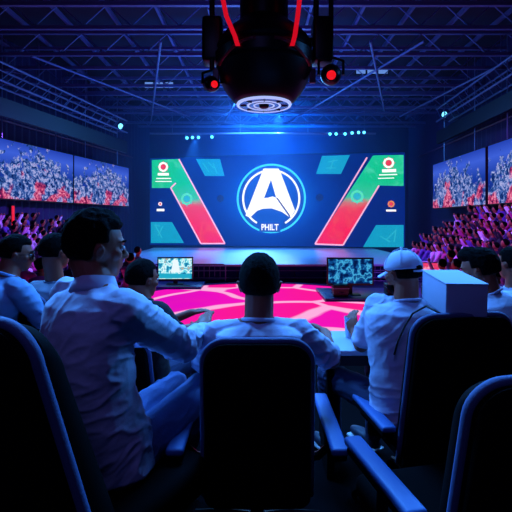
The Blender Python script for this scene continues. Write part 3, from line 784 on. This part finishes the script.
    for a, c, d2 in (('hpl', 'knl', 'anl'), ('hpr', 'knr', 'anr')):
        b.caps(J[a], J[c], .092*k, .068*k); b.caps(J[c], J[d2], .068*k, .05*k)
    o = b.build('trousers', tr, root, True, off=base); remesh(o, vox*1.1, 5, .5)
    wrinkle(o, amp*.8, [(J['knl']-base, .12), (J['knr']-base, .12), (J['hpr']-base, .12), (J['hpl']-base, .12)], seed=seed+3)
    for a, c in (('anl', 'knl'), ('anr', 'knr')):
        p = J[a]; fd = J.get('foot', V((J['pelvis'].x*0+hr.y*-1, hr.x, 0))).normalized()
        x = V((fd.y, -fd.x, 0)); Mf = Matrix((x, fd, V((0, 0, 1)))).transposed()
        b = MB(); b.ell(p+fd*.07-V((0, 0, .035)), (.045, .13, .04), Mf, 20, 12, fn=lambda d: 1.0); b.caps(p+V((0, 0, .0)), p-V((0, 0, .04)), .045, .05)
        o = b.build('shoe', m_shoe, root, True, off=base); remesh(o, .008, 2)
        MB().rbox(p+fd*.07-V((0, 0, .07)), (.085, .25, .02), .009, m=Mf).build('sole', m_eye, o, 'auto', off=base)
    if cap:
        def cf(d):
            z = d.z
            return 1.0 if z > -.05 else .82
        b = MB(); b.ell(L(0, -.012, .026), (.091*hs, .112*hs, .102*hs), M3, 40, 28, fn=cf)
        c = b.build('cap', cap, root, True, off=base)
        b = MB(); vs = []
        nn = 14
        for jj in range(2):
            for i in range(nn+1):
                a = R(-50+100*i/nn); xx = math.sin(a)*.082; yi = math.cos(a)*.1-.012; yo = yi+.075*math.cos(a)**.8
                for (yy, zz) in ((yi-.02, .03), (yo, .012-.02*math.cos(a))):
                    vs.append(L(xx*(1 if yy == yi-.02 else 1.02), yy, zz-abs(xx)*.25-jj*.006))
        W = (nn+1)*2; fs = []
        for i in range(nn):
            a = i*2; fs += [(a, a+2, a+3, a+1), (W+a, W+a+1, W+a+3, W+a+2), (a+1, a+3, W+a+3, W+a+1), (a, W+a, W+a+2, a+2)]
        fs += [(0, 1, W+1, W), (nn*2, W+nn*2, W+nn*2+1, nn*2+1)]
        b.add(vs, fs); b.build('brim', cap, c, 'auto', off=base)
        b = MB(); b.ell(L(0, -.106, .03), (.034*hs, .02*hs, .02*hs), M3, 20, 12); b.build('rear_opening', m_hair, c, True, off=base)
        b = MB(); b.path([L(-.036, -.108, .012), L(0, -.118, .01), L(.036, -.108, .012)], .006, 6); b.build('strap', cap, c, True, off=base)
        b = MB(); b.ell(L(0, -.012, .138), (.009, .009, .006), M3, 10, 6); b.build('button', cap, c, True, off=base)
        b = MB()
        for a in range(6):
            q = R(a*60+30); pts = []
            for i in range(9):
                ph = R(8+i*9.5); pts.append(L(.0905*math.cos(q)*math.cos(ph), .1105*math.sin(q)*math.cos(ph)-.012, .035+.1005*math.sin(ph)))
            b.path(pts, .0016, 5)
        b.build('seam', cap, c, True, off=base)
    if glasses:
        b = MB(); Mg = M3@Matrix.Rotation(R(90), 3, 'X')
        for q in (-1, 1):
            b.torus(L(q*.034, .098, .0), .024, .0025, Mg, 24, 6)
            b.path([L(q*.058, .096, .004), L(q*.08, .05, .004), L(q*.084, -.0, .0)], .0025, 6)
        b.path([L(-.01, .1, .004), L(.01, .1, .004)], .0022, 6)
        g = b.build('glasses', m_gb, root, True, off=base)
        for q in (-1, 1):
            gb = MB(); gb.tube(L(q*.034, .0975, 0), L(q*.034, .0985, 0), .023, n=24); gb.build('lens', mat('lens glass', (150, 180, 230), .05, spec=1), g, 'auto', off=base)
    return root

def yaw(deg, dz=0):   # 0 = towards the stage, positive = to the right
    a = R(deg); return V((math.sin(a), math.cos(a), dz))

# --- man in long-sleeved white shirt, left
yb = 38; fb = yaw(yb); rb = V((fb.y, -fb.x, 0))
hp = P(97, 247, 1.5)
J = dict(head=hp, fwd=yaw(58, -.06), neck=V((-.565, 1.475, 1.215)), chest=V((-.575, 1.44, .97)), pelvis=V((-.535, 1.50, .60)), foot=yaw(40))
J['shl'] = J['neck']-rb*.165+V((0, 0, -.08)); J['shr'] = J['neck']+rb*.16+V((0, 0, -.085))+fb*.0
J['elr'] = P(182, 346, 1.72); J['wrr'] = P(203, 329, 1.92)
J['ell'] = J['shl']+V((.06, .24, -.2)); J['wrl'] = V((-.38, 1.98, .86))
J['hpl'] = J['pelvis']-rb*.09+V((0, 0, -.03)); J['hpr'] = J['pelvis']+rb*.09+V((0, 0, -.02))
J['knr'] = P(206, 385, 1.96); J['anr'] = V((-.42, 2.0, .12)); J['knl'] = V((-.40, 2.06, .60)); J['anl'] = V((-.52, 2.16, .12))
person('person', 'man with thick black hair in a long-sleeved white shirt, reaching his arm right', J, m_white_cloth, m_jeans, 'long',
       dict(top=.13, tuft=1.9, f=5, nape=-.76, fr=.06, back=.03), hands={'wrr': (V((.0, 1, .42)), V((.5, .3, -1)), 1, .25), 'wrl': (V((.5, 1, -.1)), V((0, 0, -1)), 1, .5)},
       vox=.0055, k=.98, collar=True, amp=.011, hs=1.0, seed=1, arm=1.18)

# --- centre man
J = dict(head=P(259.5, 283.5, 1.86), fwd=yaw(2, -.04), neck=V((.012, 1.825, .995)), chest=V((.012, 1.795, .83)), pelvis=V((.01, 1.80, .555)))
J['shl'] = V((-.165, 1.83, .925)); J['shr'] = V((.19, 1.83, .925))
J['ell'] = V((-.24, 1.97, .73)); J['wrl'] = V((-.2, 2.2, .72))
J['elr'] = P(332, 360, 1.93); J['wrr'] = P(325, 333, 2.12)
J['hpl'] = V((-.09, 1.82, .53)); J['hpr'] = V((.11, 1.82, .53)); J['knl'] = V((-.13, 2.27, .54)); J['knr'] = V((.15, 2.27, .54)); J['anl'] = V((-.13, 2.33, .1)); J['anr'] = V((.15, 2.33, .1))
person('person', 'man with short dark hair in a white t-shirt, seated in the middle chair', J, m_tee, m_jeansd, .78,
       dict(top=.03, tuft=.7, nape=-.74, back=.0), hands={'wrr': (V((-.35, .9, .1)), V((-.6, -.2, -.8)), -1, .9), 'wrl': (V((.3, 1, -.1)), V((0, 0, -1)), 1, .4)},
       vox=.0055, k=1.0, amp=.009, hs=1.06, seed=4)

# --- man in the white cap
J = dict(head=P(402, 273, 2.16), fwd=yaw(-30, -.12), neck=V((.76, 2.13, 1.02)), chest=V((.73, 2.08, .80)), pelvis=V((.745, 2.04, .52)), foot=yaw(-30))
J['shl'] = P(378, 306, 2.17); J['shr'] = V((.93, 2.13, .95))
J['ell'] = P(361, 345, 2.24); J['wrl'] = P(355, 334, 2.40); J['elr'] = V((1.02, 2.25, .76)); J['wrr'] = V((.9, 2.4, .79))
J['hpl'] = V((.67, 2.06, .5)); J['hpr'] = V((.85, 2.08, .5)); J['knl'] = V((.42, 2.42, .53)); J['knr'] = V((.72, 2.5, .53)); J['anl'] = V((.46, 2.5, .1)); J['anr'] = V((.72, 2.58, .1))
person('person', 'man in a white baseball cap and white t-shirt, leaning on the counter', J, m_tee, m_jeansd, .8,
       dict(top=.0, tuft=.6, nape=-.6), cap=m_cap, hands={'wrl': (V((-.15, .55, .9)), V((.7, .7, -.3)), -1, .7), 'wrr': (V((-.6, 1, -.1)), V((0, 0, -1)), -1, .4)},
       vox=.006, k=1.0, amp=.009, beard=True, hs=.93, seed=8)

# --- man in black t-shirt
J = dict(head=P(143, 279.5, 2.42), fwd=yaw(42, -.08), neck=V((-.655, 2.40, .975)), chest=V((-.66, 2.39, .79)), pelvis=V((-.66, 2.40, .52)), foot=yaw(20))
f1 = yaw(35); r1 = V((f1.y, -f1.x, 0))
J['shl'] = J['neck']-r1*.15+V((0, 0, -.06)); J['shr'] = J['neck']+r1*.15+V((0, 0, -.065))
J['elr'] = P(176, 333, 2.35); J['wrr'] = P(197, 326, 2.55); J['ell'] = V((-.7, 2.66, .72)); J['wrl'] = V((-.42, 2.72, .82))
J['hpl'] = V((-.75, 2.44, .5)); J['hpr'] = V((-.6, 2.42, .5)); J['knl'] = V((-.62, 2.86, .52)); J['knr'] = V((-.38, 2.76, .52)); J['anl'] = V((-.6, 2.92, .1)); J['anr'] = V((-.36, 2.84, .1))
rt = person('person', 'man in a black t-shirt facing the left monitor', J, m_black_cloth, m_jeansd, .95,
       dict(top=.03, tuft=.8, nape=-.6), hands={'wrr': (V((.3, .8, .15)), V((0, .2, -1)), 1, .35), 'wrl': (V((.8, .3, .1)), V((0, 0, -1)), 1, .4)},
       vox=.007, k=.92, amp=.007, hs=.93, seed=11)

# --- grey shirt man, left
J = dict(head=P(56, 252, 2.85), fwd=yaw(32, -.04), neck=P(55, 280, 2.85), chest=V((-1.39, 2.8, .82)), pelvis=V((-1.39, 2.82, .53)))
f1 = yaw(18); r1 = V((f1.y, -f1.x, 0))
J['shl'] = J['neck']-r1*.16+V((0, 0, -.07)); J['shr'] = J['neck']+r1*.16+V((0, 0, -.07))
for q, s in (('l', -1), ('r', 1)):
    J['el'+q] = J['sh'+q]+V((s*.03, .15, -.22)); J['wr'+q] = J['el'+q]+V((-s*.06, .24, .0))
    J['hp'+q] = J['pelvis']+r1*s*.09; J['kn'+q] = J['hp'+q]+f1*.42+V((0, 0, .01)); J['an'+q] = J['kn'+q]+V((0, .06, -.42))
person('person', 'man with short black hair in a grey collarless shirt, beside the glasses wearer', J, m_grey_cloth, m_jeansd, .8,
       dict(top=.04, tuft=.8, nape=-.62), hands={'wrl': (V((.2, 1, -.1)), V((0, 0, -1)), 1, .4), 'wrr': (V((-.2, 1, -.1)), V((0, 0, -1)), -1, .4)}, vox=.008, k=.95, amp=.007, hs=1.0, seed=14)

# --- glasses man, far left
J = dict(head=P(17, 254, 2.5), fwd=yaw(62, -.12), neck=P(8, 274, 2.46), chest=V((-1.55, 2.42, .84)), pelvis=V((-1.62, 2.44, .53)))
f1 = yaw(40); r1 = V((f1.y, -f1.x, 0))
J['shl'] = J['neck']-r1*.15+V((0, 0, -.07)); J['shr'] = J['neck']+r1*.17+V((0, 0, -.08))
for q, s in (('l', -1), ('r', 1)):
    J['el'+q] = J['sh'+q]+V((.1, .12, -.22)); J['wr'+q] = J['el'+q]+V((.1, .2, .0))
    J['hp'+q] = J['pelvis']+r1*s*.09; J['kn'+q] = J['hp'+q]+yaw(15)*.42; J['an'+q] = J['kn'+q]+V((0, .06, -.42))
person('person', 'man with glasses in a light blue shirt at the left photo edge', J, m_blue_cloth, m_jeansd, .8,
       dict(top=.04, tuft=.8, nape=-.6), glasses=True, hands={'wrl': (V((.2, 1, -.1)), V((0, 0, -1)), 1, .4), 'wrr': (V((-.2, 1, -.1)), V((0, 0, -1)), -1, .4)}, vox=.008, k=1.0, amp=.007, hs=.9, seed=17)

# --- right people
J = dict(head=P(478, 270, 2.42), fwd=yaw(-55, -.2), neck=P(489, 291, 2.4), chest=V((1.36, 2.34, .80)), pelvis=V((1.34, 2.34, .53)))
f1 = yaw(-18); r1 = V((f1.y, -f1.x, 0))
J['shl'] = J['neck']-r1*.17+V((0, 0, -.07)); J['shr'] = J['neck']+r1*.15+V((0, 0, -.07))
for q, s in (('l', -1), ('r', 1)):
    J['el'+q] = J['sh'+q]+V((s*.02, .15, -.22)); J['wr'+q] = J['el'+q]+V((-s*.06, .24, .0))
    J['hp'+q] = J['pelvis']+r1*s*.09; J['kn'+q] = J['hp'+q]+f1*.42; J['an'+q] = J['kn'+q]+V((0, .06, -.42))
person('person', 'person with a swept dark fringe in a pale shirt behind the white box', J, m_tee, m_jeansd, .8,
       dict(top=.1, tuft=1.2, nape=-.6, fr=.55, back=.12), hands={'wrl': (V((.2, 1, -.1)), V((0, 0, -1)), 1, .4), 'wrr': (V((-.2, 1, -.1)), V((0, 0, -1)), -1, .4)}, vox=.008, k=.95, amp=.007, hs=.95, seed=21)
J = dict(head=P(511, 264, 2.9), fwd=yaw(-25, -.1), neck=P(514, 286, 2.9), chest=V((1.78, 2.88, .80)), pelvis=V((1.78, 2.88, .5)))
f1 = yaw(-10); r1 = V((f1.y, -f1.x, 0))
J['shl'] = J['neck']-r1*.15+V((0, 0, -.07)); J['shr'] = J['neck']+r1*.15+V((0, 0, -.07))
for q, s in (('l', -1), ('r', 1)):
    J['el'+q] = J['sh'+q]+V((s*.02, .15, -.22)); J['wr'+q] = J['el'+q]+V((-s*.06, .24, .0))
    J['hp'+q] = J['pelvis']+r1*s*.09; J['kn'+q] = J['hp'+q]+f1*.42; J['an'+q] = J['kn'+q]+V((0, .06, -.4))
person('person', 'dark haired person in a blue-lit shirt cut by the right photo edge', J, m_tee, m_jeansd, .8,
       dict(top=.05, tuft=.8, nape=-.6), hands={'wrl': (V((.2, 1, -.1)), V((0, 0, -1)), 1, .4), 'wrr': (V((-.2, 1, -.1)), V((0, 0, -1)), -1, .4)}, vox=.009, k=.9, amp=.007, hs=.92, seed=25)
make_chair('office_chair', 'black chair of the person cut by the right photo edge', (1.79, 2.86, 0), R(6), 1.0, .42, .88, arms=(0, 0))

# ================================================================ THINGS NEAR THE PEOPLE
# white box on the chair top
bx = thing('box', 'plain white cardboard box balanced on top of the black chair back', 'box', (.872, 1.87, 1.03), R(-6))
mbox = mat('white card', (178, 184, 210), .7, vary=.04, vscale=9)
Mt = Matrix.Rotation(R(6), 3, 'X')
MB().rbox((0, 0, .07), (.166, .30, .135), .003, m=None).build('carton', mbox, bx, 'auto')
MB().rbox((0, .0, .1385), (.17, .304, .006), .002).build('lid', mbox, bx, 'auto')
bx.rotation_euler = (R(4), 0, R(-4))
tag(MB().path([(.785, 1.775, 1.02), (.755, 1.86, 1.04), (.72, 1.93, .99), (.69, 1.945, .93), (.655, 1.94, .86), (.635, 1.93, .80)], .0045, 6).build('cable', mat('cable', (12, 10, 16), .5), None, True),
    'dark thin cable hanging from the white box down the back of the cap wearer', 'cable')
# counter
ct = thing('counter', 'pale-topped counter in front of the man in the white cap', 'counter', (.98, 2.42, 0))
MB().rbox((0, 0, .715), (1.2, .40, .03), .008).build('top', mat('counter top', (185, 195, 215), .35), ct, 'auto')
MB().box((0, -.13, .665), (1.18, .03, .07)).build('apron', mat('counter apron', (40, 14, 26), .6), ct)
for s in (-1, 1):
    MB().box((s*.57, .03, .35), (.04, .3, .7)).build('side_panel', m_shell, ct)
# drinking glass in the cap wearer's hand
gp = P(356, 337, 2.44); gp.z = .7305
gl = thing('cup', 'clear tumbler held by the man in the white cap', 'cup', (P(350, 320, 2.47).x, 2.47, .7305))
m_gl = mat('cup plastic', (190, 205, 235), .15); 
MB().lathe([(.026, 0), (.034, .12), (.031, .12), (.024, .006)], n=24).build('cup_wall', m_gl, gl, 'auto')
# monitors on desks
def monitor_mat(name, cool):
    m, nt, e, tc = emit_nodes(name)
    n = nt.nodes.new('ShaderNodeTexNoise'); n.inputs['Scale'].default_value = 6; n.inputs['Detail'].default_value = 3; nt.links.new(tc.outputs['Object'], n.inputs['Vector'])
    sp = nt.nodes.new('ShaderNodeSeparateXYZ'); nt.links.new(tc.outputs['Object'], sp.inputs[0])
    if cool: c = ramp(nt, [(0, (0, 8, 36)), (.42, (4, 30, 80)), (.5, (14, 80, 150)), (.56, (70, 180, 230)), (.62, (8, 55, 120)), (1, (50, 170, 230))], n.outputs['Fac'])
    else: c = ramp(nt, [(0, (10, 60, 110)), (.42, (20, 130, 180)), (.48, (120, 230, 240)), (.54, (245, 255, 255)), (.6, (40, 190, 220)), (.7, (240, 160, 90)), (1, (240, 250, 255))], n.outputs['Fac'])
    nt.links.new(c, e.inputs[0]); return m
def monitor(px0, px1, pyb, Y, ar, lab, m, cool, rz=0, group='monitors standing by the light floor', zd=.25):
    w = (px1-px0)/F*Y; h = w*ar; c = P((px0+px1)/2, pyb, Y)
    t = thing('monitor', lab, 'monitor', (c.x, Y, zd), rz, group); z0 = c.z-zd
    MB().rbox((0, .02, z0+h/2), (w, .035, h), .006).build('casing', m_body, t, 'auto')
    b = MB().box((0, -.001, z0+h/2+.004), (w*.93, .008, h*.87)).build('display', m, t)
    if not cool:
        bb = MB(); bb.prism([(-w*.12, z0+h*.35), (w*.14, z0+h*.35), (w*.07, z0+h*.88), (-w*.05, z0+h*.88)], -.008, -.005); bb.build('figure', mat('monitor white', (0, 0, 0), emit=(235, 250, 255), es=1), b)
        bb = MB(); bb.prism([(-w*.45, z0+h*.1), (w*.45, z0+h*.1), (w*.45, z0+h*.26), (-w*.45, z0+h*.32)], -.008, -.005); bb.build('banner', mat('monitor cyan', (0, 0, 0), emit=(20, 170, 200), es=1), b)
    MB().rbox((0, .06, z0*.5+h*.15), (.12, .04, z0+h*.3), .01).build('stand', m_body, t, 'auto')
    MB().rbox((0, .03, .01), (.46, .3, .02), .008).build('base', m_body, t, 'auto')
    return t, c
def desk(cx, Y, w, d, lab):
    t = thing('desk', lab, 'desk', (cx, Y, -.44)); 
    MB().rbox((0, 0, .675), (w, d, .03), .008).build('top', mat('desk top', (36, 40, 78), .35), t, 'auto')
    for sx in (-1, 1):
        for sy in (-1, 1): MB().tube((sx*(w/2-.05), sy*(d/2-.05), 0), (sx*(w/2-.05), sy*(d/2-.05), .66), .018, n=8).build('leg', m_steel, t)
    MB().box((0, d/2-.04, .45), (w-.12, .02, .3)).build('modesty_panel', m_fas, t)
    return t
def keyboard(x, y, lab):
    t = thing('keyboard', lab, 'keyboard', (x, y, .251)); MB().rbox((0, 0, .01), (.42, .14, .02), .006).build('body', m_body, t, 'auto')
    b = MB()
    for r in range(5):
        for q in range(14): b.box((-.188+q*.029, -.05+r*.025, .023), (.023, .02, .008))
    b.build('keys', mat('keys', (60, 70, 110), .5), t)
def mouse(x, y, lab):
    t = thing('mouse', lab, 'mouse', (x, y, .25)); MB().ell((0, 0, .012), (.03, .055, .02)).build('body', m_body, t, True)
    MB().tube((0, .02, .03), (0, .035, .029), .006, n=8).build('wheel', m_steel, t)

def low_platform(cx, cy, w, d, lab):
    t = thing('low_platform', lab, 'platform', (cx, cy, -.44))
    MB().rbox((0, 0, .05), (w, d, .1), .01).build('deck', mat('platform', (60, 70, 140), .3, vary=.3), t, 'auto')
    b = MB(); b.box((0, -d/2-.006, .05), (w*.98, .012, .03)); b.build('edge_strip', m_fas, t)
    return t
low_platform(-2.75, 11.55, 2.6, .95, 'low dark platform under the left monitor at the edge of the pink floor')
low_platform(3.05, 10.15, 3.0, 1.5, 'low dark platform under the right monitor beside the pink floor')
monitor(157.5, 193, 280.5, 11.5, .66, 'left monitor showing a white figure on bright cyan game picture', monitor_mat('monitor picture left', False), False, R(3), zd=-.34)
monitor(327, 373.5, 285.5, 9.9, .60, 'right monitor showing a dark blue game picture, beside the white cap', monitor_mat('monitor picture right', True), True, R(-3), zd=-.34)
for x, y, l, w_ in ((-2.6, 11.25, 'black equipment case on the platform left of the left monitor stand', .3), (1.95, 9.75, 'black equipment case at the left end of the right platform', .35), (3.3, 9.9, 'black equipment case right of the right monitor stand', .5), (4.1, 9.8, 'black equipment case at the right end of the right platform', .4)):
    t = thing('equipment_case', l, 'case', (x if x > 0 else -3.45, y, -.34))
    MB().rbox((0, 0, .14), (w_, .3, .26), .02).build('body', m_body, t, 'auto')
    MB().box((0, -.005, .19), (w_+.012, .312, .012)).build('lid_seam', m_steel, t)
    MB().path([(-.06, -.16, .1), (-.06, -.19, .1), (.06, -.19, .1), (.06, -.16, .1)], .008, 6).build('handle', m_steel, t)
mp_, nt, e, tc = emit_nodes('monitor picture pink')
n = nt.nodes.new('ShaderNodeTexNoise'); n.inputs['Scale'].default_value = 7; nt.links.new(tc.outputs['Object'], n.inputs['Vector'])
nt.links.new(ramp(nt, [(0, (190, 20, 90)), (.5, (235, 60, 110)), (.6, (250, 170, 200)), (1, (230, 50, 100))], n.outputs['Fac']), e.inputs[0])
monitor(422.5, 441.5, 276, 10.5, .72, 'small monitor with a pink picture between the white cap and the box', mp_, True, R(-4), zd=-.44)

# ================================================================ THE CROWD
m_c = [mat('crowd cloth %d' % i, c, .8) for i, c in enumerate([(230, 170, 220), (40, 36, 60), (200, 60, 140), (100, 70, 170), (24, 24, 40), (250, 240, 255)])]
def spectator_mesh(mi, arms=0):
    b = MB()
    b.cur = 0; b.caps((0, 0, .12), (0, .02, .42), .15, .13, 10, 3); b.caps((-.16, .02, .45), (.16, .02, .45), .06, .06, 8, 2)
    for s in (-1, 1):
        if arms and s == (1 if arms == 1 else -1 if arms == 2 else s): b.caps((s*.19, .02, .45), (s*.22, .16, .72), .045, .035, 8, 2)
        else: b.caps((s*.19, .02, .45), (s*.2, .16, .2), .05, .04, 8, 2)
        b.caps((s*.09, .05, .08), (s*.1, .38, .1), .08, .06, 8, 2); b.caps((s*.1, .38, .1), (s*.1, .4, -.3), .055, .045, 8, 2)
    b.cur = 1; b.caps((0, .02, .5), (0, .03, .6), .05, .05, 8, 2); b.ell((0, .04, .68), (.075, .09, .11), n=12, k=8)
    if arms:
        for s in (-1, 1):
            if arms == 3 or s == (1 if arms == 1 else -1): b.ell((s*.22, .17, .77), (.035, .03, .05), n=8, k=6)
    b.cur = 2; b.ell((0, .02, .71), (.085, .1, .1), n=12, k=8, fn=lambda d: .85 if d.y > .3 and d.z < .5 else 1)
    o = b.build('person', [m_c[mi], m_skin, m_hair], None, True); me = o.data; bpy.data.objects.remove(o); return me
SM = [spectator_mesh(i, a) for i in range(6) for a in (0, 0, 1, 3)]
cnt = 0
def spect(x, y, z, rz, label, group):
    global cnt
    cnt += 1
    o = bpy.data.objects.new('person', random.choice(SM)); C.objects.link(o)
    o.location = (x, y, z+.33*.82); o.rotation_euler = (0, 0, rz+random.uniform(-.25, .25)); s = random.uniform(.76, .88); o.scale = (s, s, s)
    tag(o, label, 'person', group)
m_riser = mat('riser', (34, 30, 60), .8)
ordn = ['lowest', 'second', 'third', 'fourth', 'fifth', 'sixth', 'seventh']
for i in range(7):
    x = 5.25+.37*i
    t = thing('seating_tier', '%s dark tier of the stepped seating along the right wall' % ordn[i], 'tier', (x, 9.2, -.44), 0, 'tiers of the right stand')
    MB().box((0, 0, .115*(i+1)), (.365, 10.2, .23*(i+1))).build('step', m_riser, t)
    MB().box((-.165, 0, .23*(i+1)+.006), (.03, 10.2, .012)).build('nosing', m_steel, t)
    y = 5.6+random.random()*.2
    while y < 14.1:
        px = x/y*F+256
        if random.random() < .94 and 414 < px < 560: spect(x, y, -.44+.23*(i+1), R(58), 'spectator in the packed crowd below the right-wall screens', 'spectators in the right stand')
        y += .37+random.uniform(-.04, .05)
nr = cnt
Rl = Matrix.Rotation(-.2210, 3, 'Z')
for i in range(6):
    o = Rl@V((.75-.37*i, 0, 0))+V((-7.1, 10.2, 0))
    t = thing('seating_tier', '%s dark tier of the stepped seating along the left wall' % ordn[i], 'tier', (o.x, o.y, -.44), -.2210, 'tiers of the left stand')
    MB().box((0, 0, .095*(i+1)), (.365, 10.2, .19*(i+1))).build('step', m_riser, t)
    MB().box((.165, 0, .19*(i+1)+.006), (.03, 10.2, .012)).build('nosing', m_steel, t)
    y = -4.0
    while y < 4.9:
        w = Rl@V((.75-.37*i, y, 0))+V((-7.1, 10.2, 0))
        if w.y > 6 and (w.x/w.y*F+256) > -45 and random.random() < .94:
            spect(w.x, w.y, -.44+.19*(i+1), R(-58), 'spectator in the packed crowd below the left-wall screens', 'spectators in the left stand')
        y += .37+random.uniform(-.04, .05)
# mid-distance guests seated on the arena floor
mids = [(8, 252, 6.0), (24, 250, 6.4), (40, 254, 5.4), (70, 250, 6.6), (88, 252, 6.2), (0, 258, 4.6), (130, 250, 7.6), (126, 246, 8.6), (137, 244, 9.6), (112, 248, 8.2),
        (443, 254, 7.4), (458, 252, 6.6), (470, 250, 6.0), (498, 251, 4.3), (510, 244, 5.4), (486, 246, 6.4), (452, 248, 8.4)]
for i, (px, py, Y) in enumerate(mids):
    p = P(px, py, Y); rz = R(-25) if px < 256 else R(25)
    side = 'left' if px < 256 else 'right'
    b = thing('stool', 'dark round stool under a guest on the arena floor at %s, mostly hidden' % side, 'stool', (p.x, p.y, -.44), 0, 'stools of the %s floor guests' % side)
    hgt = p.z-.72-.0+.05+.44
    MB().tube((0, 0, max(.2, hgt-.05)), (0, 0, max(.25, hgt)), .17, n=20).build('seat', m_shell, b, 'auto')
    MB().tube((0, 0, 0), (0, 0, max(.2, hgt-.05)), .025, n=10).build('post', m_cbase, b)
    MB().tube((0, 0, 0), (0, 0, .02), .17, n=20).build('foot', m_cbase, b)
    spect(p.x, p.y, p.z-.72-.33+.03, rz, 'seated guest on the arena floor %s of the pink floor, behind the nearer audience' % side, 'guests on the %s arena floor' % side)
print('spectators', nr, cnt)

# ================================================================ LIGHT
def area(loc, target, size, power, col, spread=180, shape='DISK'):
    l = bpy.data.lights.new('area', 'AREA'); l.shape = shape; l.size = size; l.energy = power; l.color = col; l.spread = R(spread)
    o = bpy.data.objects.new('area_light', l); C.objects.link(o); o.location = loc
    o.rotation_euler = (V(target)-V(loc)).to_track_quat('-Z', 'Y').to_euler(); return o
def spot(loc, target, ang, power, col, blend=.4, r=.1):
    l = bpy.data.lights.new('spot', 'SPOT'); l.spot_size = R(ang); l.energy = power; l.color = col; l.spot_blend = blend; l.shadow_soft_size = r
    o = bpy.data.objects.new('spot_light', l); C.objects.link(o); o.location = loc
    o.rotation_euler = (V(target)-V(loc)).to_track_quat('-Z', 'Y').to_euler(); return o
BL = (.08, .28, 1.0); PU = (.5, .12, 1.0)
area((-1.0, -1.5, 5.2), (0, 2.2, .6), 2.0, 26, (.25, .23, 1.0))               # house light behind the seats
area((.2, 3.5, 4.3), (0, 1.9, .8), 1.3, 105, (.07, .33, 1.0), 110)                # overhead rim light
area((-3.2, 4.6, 4.0), (-.7, 1.6, 1), 1.0, 120, (.07, .33, 1.0), 100)
area((3.5, 4.8, 4.0), (.8, 2.0, 1), 1.0, 80, (.07, .33, 1.0), 100)
#                    # glow of the LED floor
area((0, 18.8, 2.4), (0, 2, 1.0), 4.5, 260, (.12, .4, 1.0))                  # glow of the big screen
area((0, 17.5, 6.0), (0, 15.5, 0), 3.0, 650, (.06, .34, 1.0))                # stage wash
spot((2.0, 9, 5.4), (6.6, 12, .6), 75, 2300, (.40, .09, 1.0), .8, .2)
spot((-1.0, 9, 5.4), (-7.0, 12, .2), 75, 3000, (.34, .1, 1.0), .8, .2)
area((0, 14, 3.2), (0, 15.5, 8), 5.0, 300, (.02, .15, 1.0))                  # uplight on the roof steel
area((0, 8, 3.6), (0, 11, 8), 4.0, 40, (.05, .12, 1.0))
sp_pos = [P(279, 113, 19.6), P(352, 131, 18.5), P(196, 137, 18.5)]
for p, tg, pw in zip(sp_pos, ((0.6, 17.0, .2), (3.0, 16.5, 0), (-3, 16.5, 0)), (3200, 1800, 1600)):
    spot(p, tg, 48, pw, (.05, .35, 1.0), .5, .05)
# backlight hitting the upper back wall
area((1.0, 20.6, 5.4), (1.0, 23, 5.6), 4.5, 800, (.0, .2, 1.0))

w = bpy.data.worlds.new('World'); scn.world = w; w.use_nodes = True
w.node_tree.nodes['Background'].inputs[0].default_value = (.01, .02, .12, 1); w.node_tree.nodes['Background'].inputs[1].default_value = .12

# haze hanging over the stage
hz = MB().box((.5, 17.6, 3.4), (11.5, 8.6, 6.9)).build('haze', None)
hz.data.materials.clear()
mh = bpy.data.materials.new('haze'); mh.use_nodes = True; nt = mh.node_tree; nt.nodes.clear()
out = nt.nodes.new('ShaderNodeOutputMaterial'); vs = nt.nodes.new('ShaderNodeVolumeScatter'); vs.inputs['Color'].default_value = (.25, .5, 1, 1); vs.inputs['Density'].default_value = .022; vs.inputs['Anisotropy'].default_value = .2
nt.links.new(vs.outputs[0], out.inputs['Volume']); hz.data.materials.append(mh)
tag(hz, 'thin blue haze hanging in the air over the stage', 'haze', kind='stuff')

# ================================================================ CAMERA
cam = bpy.data.cameras.new('Camera'); co = bpy.data.objects.new('Camera', cam); C.objects.link(co)
co.location = (0, 0, CZ); co.rotation_euler = (R(90), 0, 0)
cam.sensor_width = 36; cam.lens = 36*F/512; cam.shift_y = -(256-HZ)/512; cam.clip_start = .05; cam.clip_end = 200
scn.camera = co
vsx = scn.view_settings
vsx.view_transform = 'Standard'; vsx.look = 'None'; vsx.gamma = 1; vsx.exposure = 0; vsx.use_curve_mapping = False
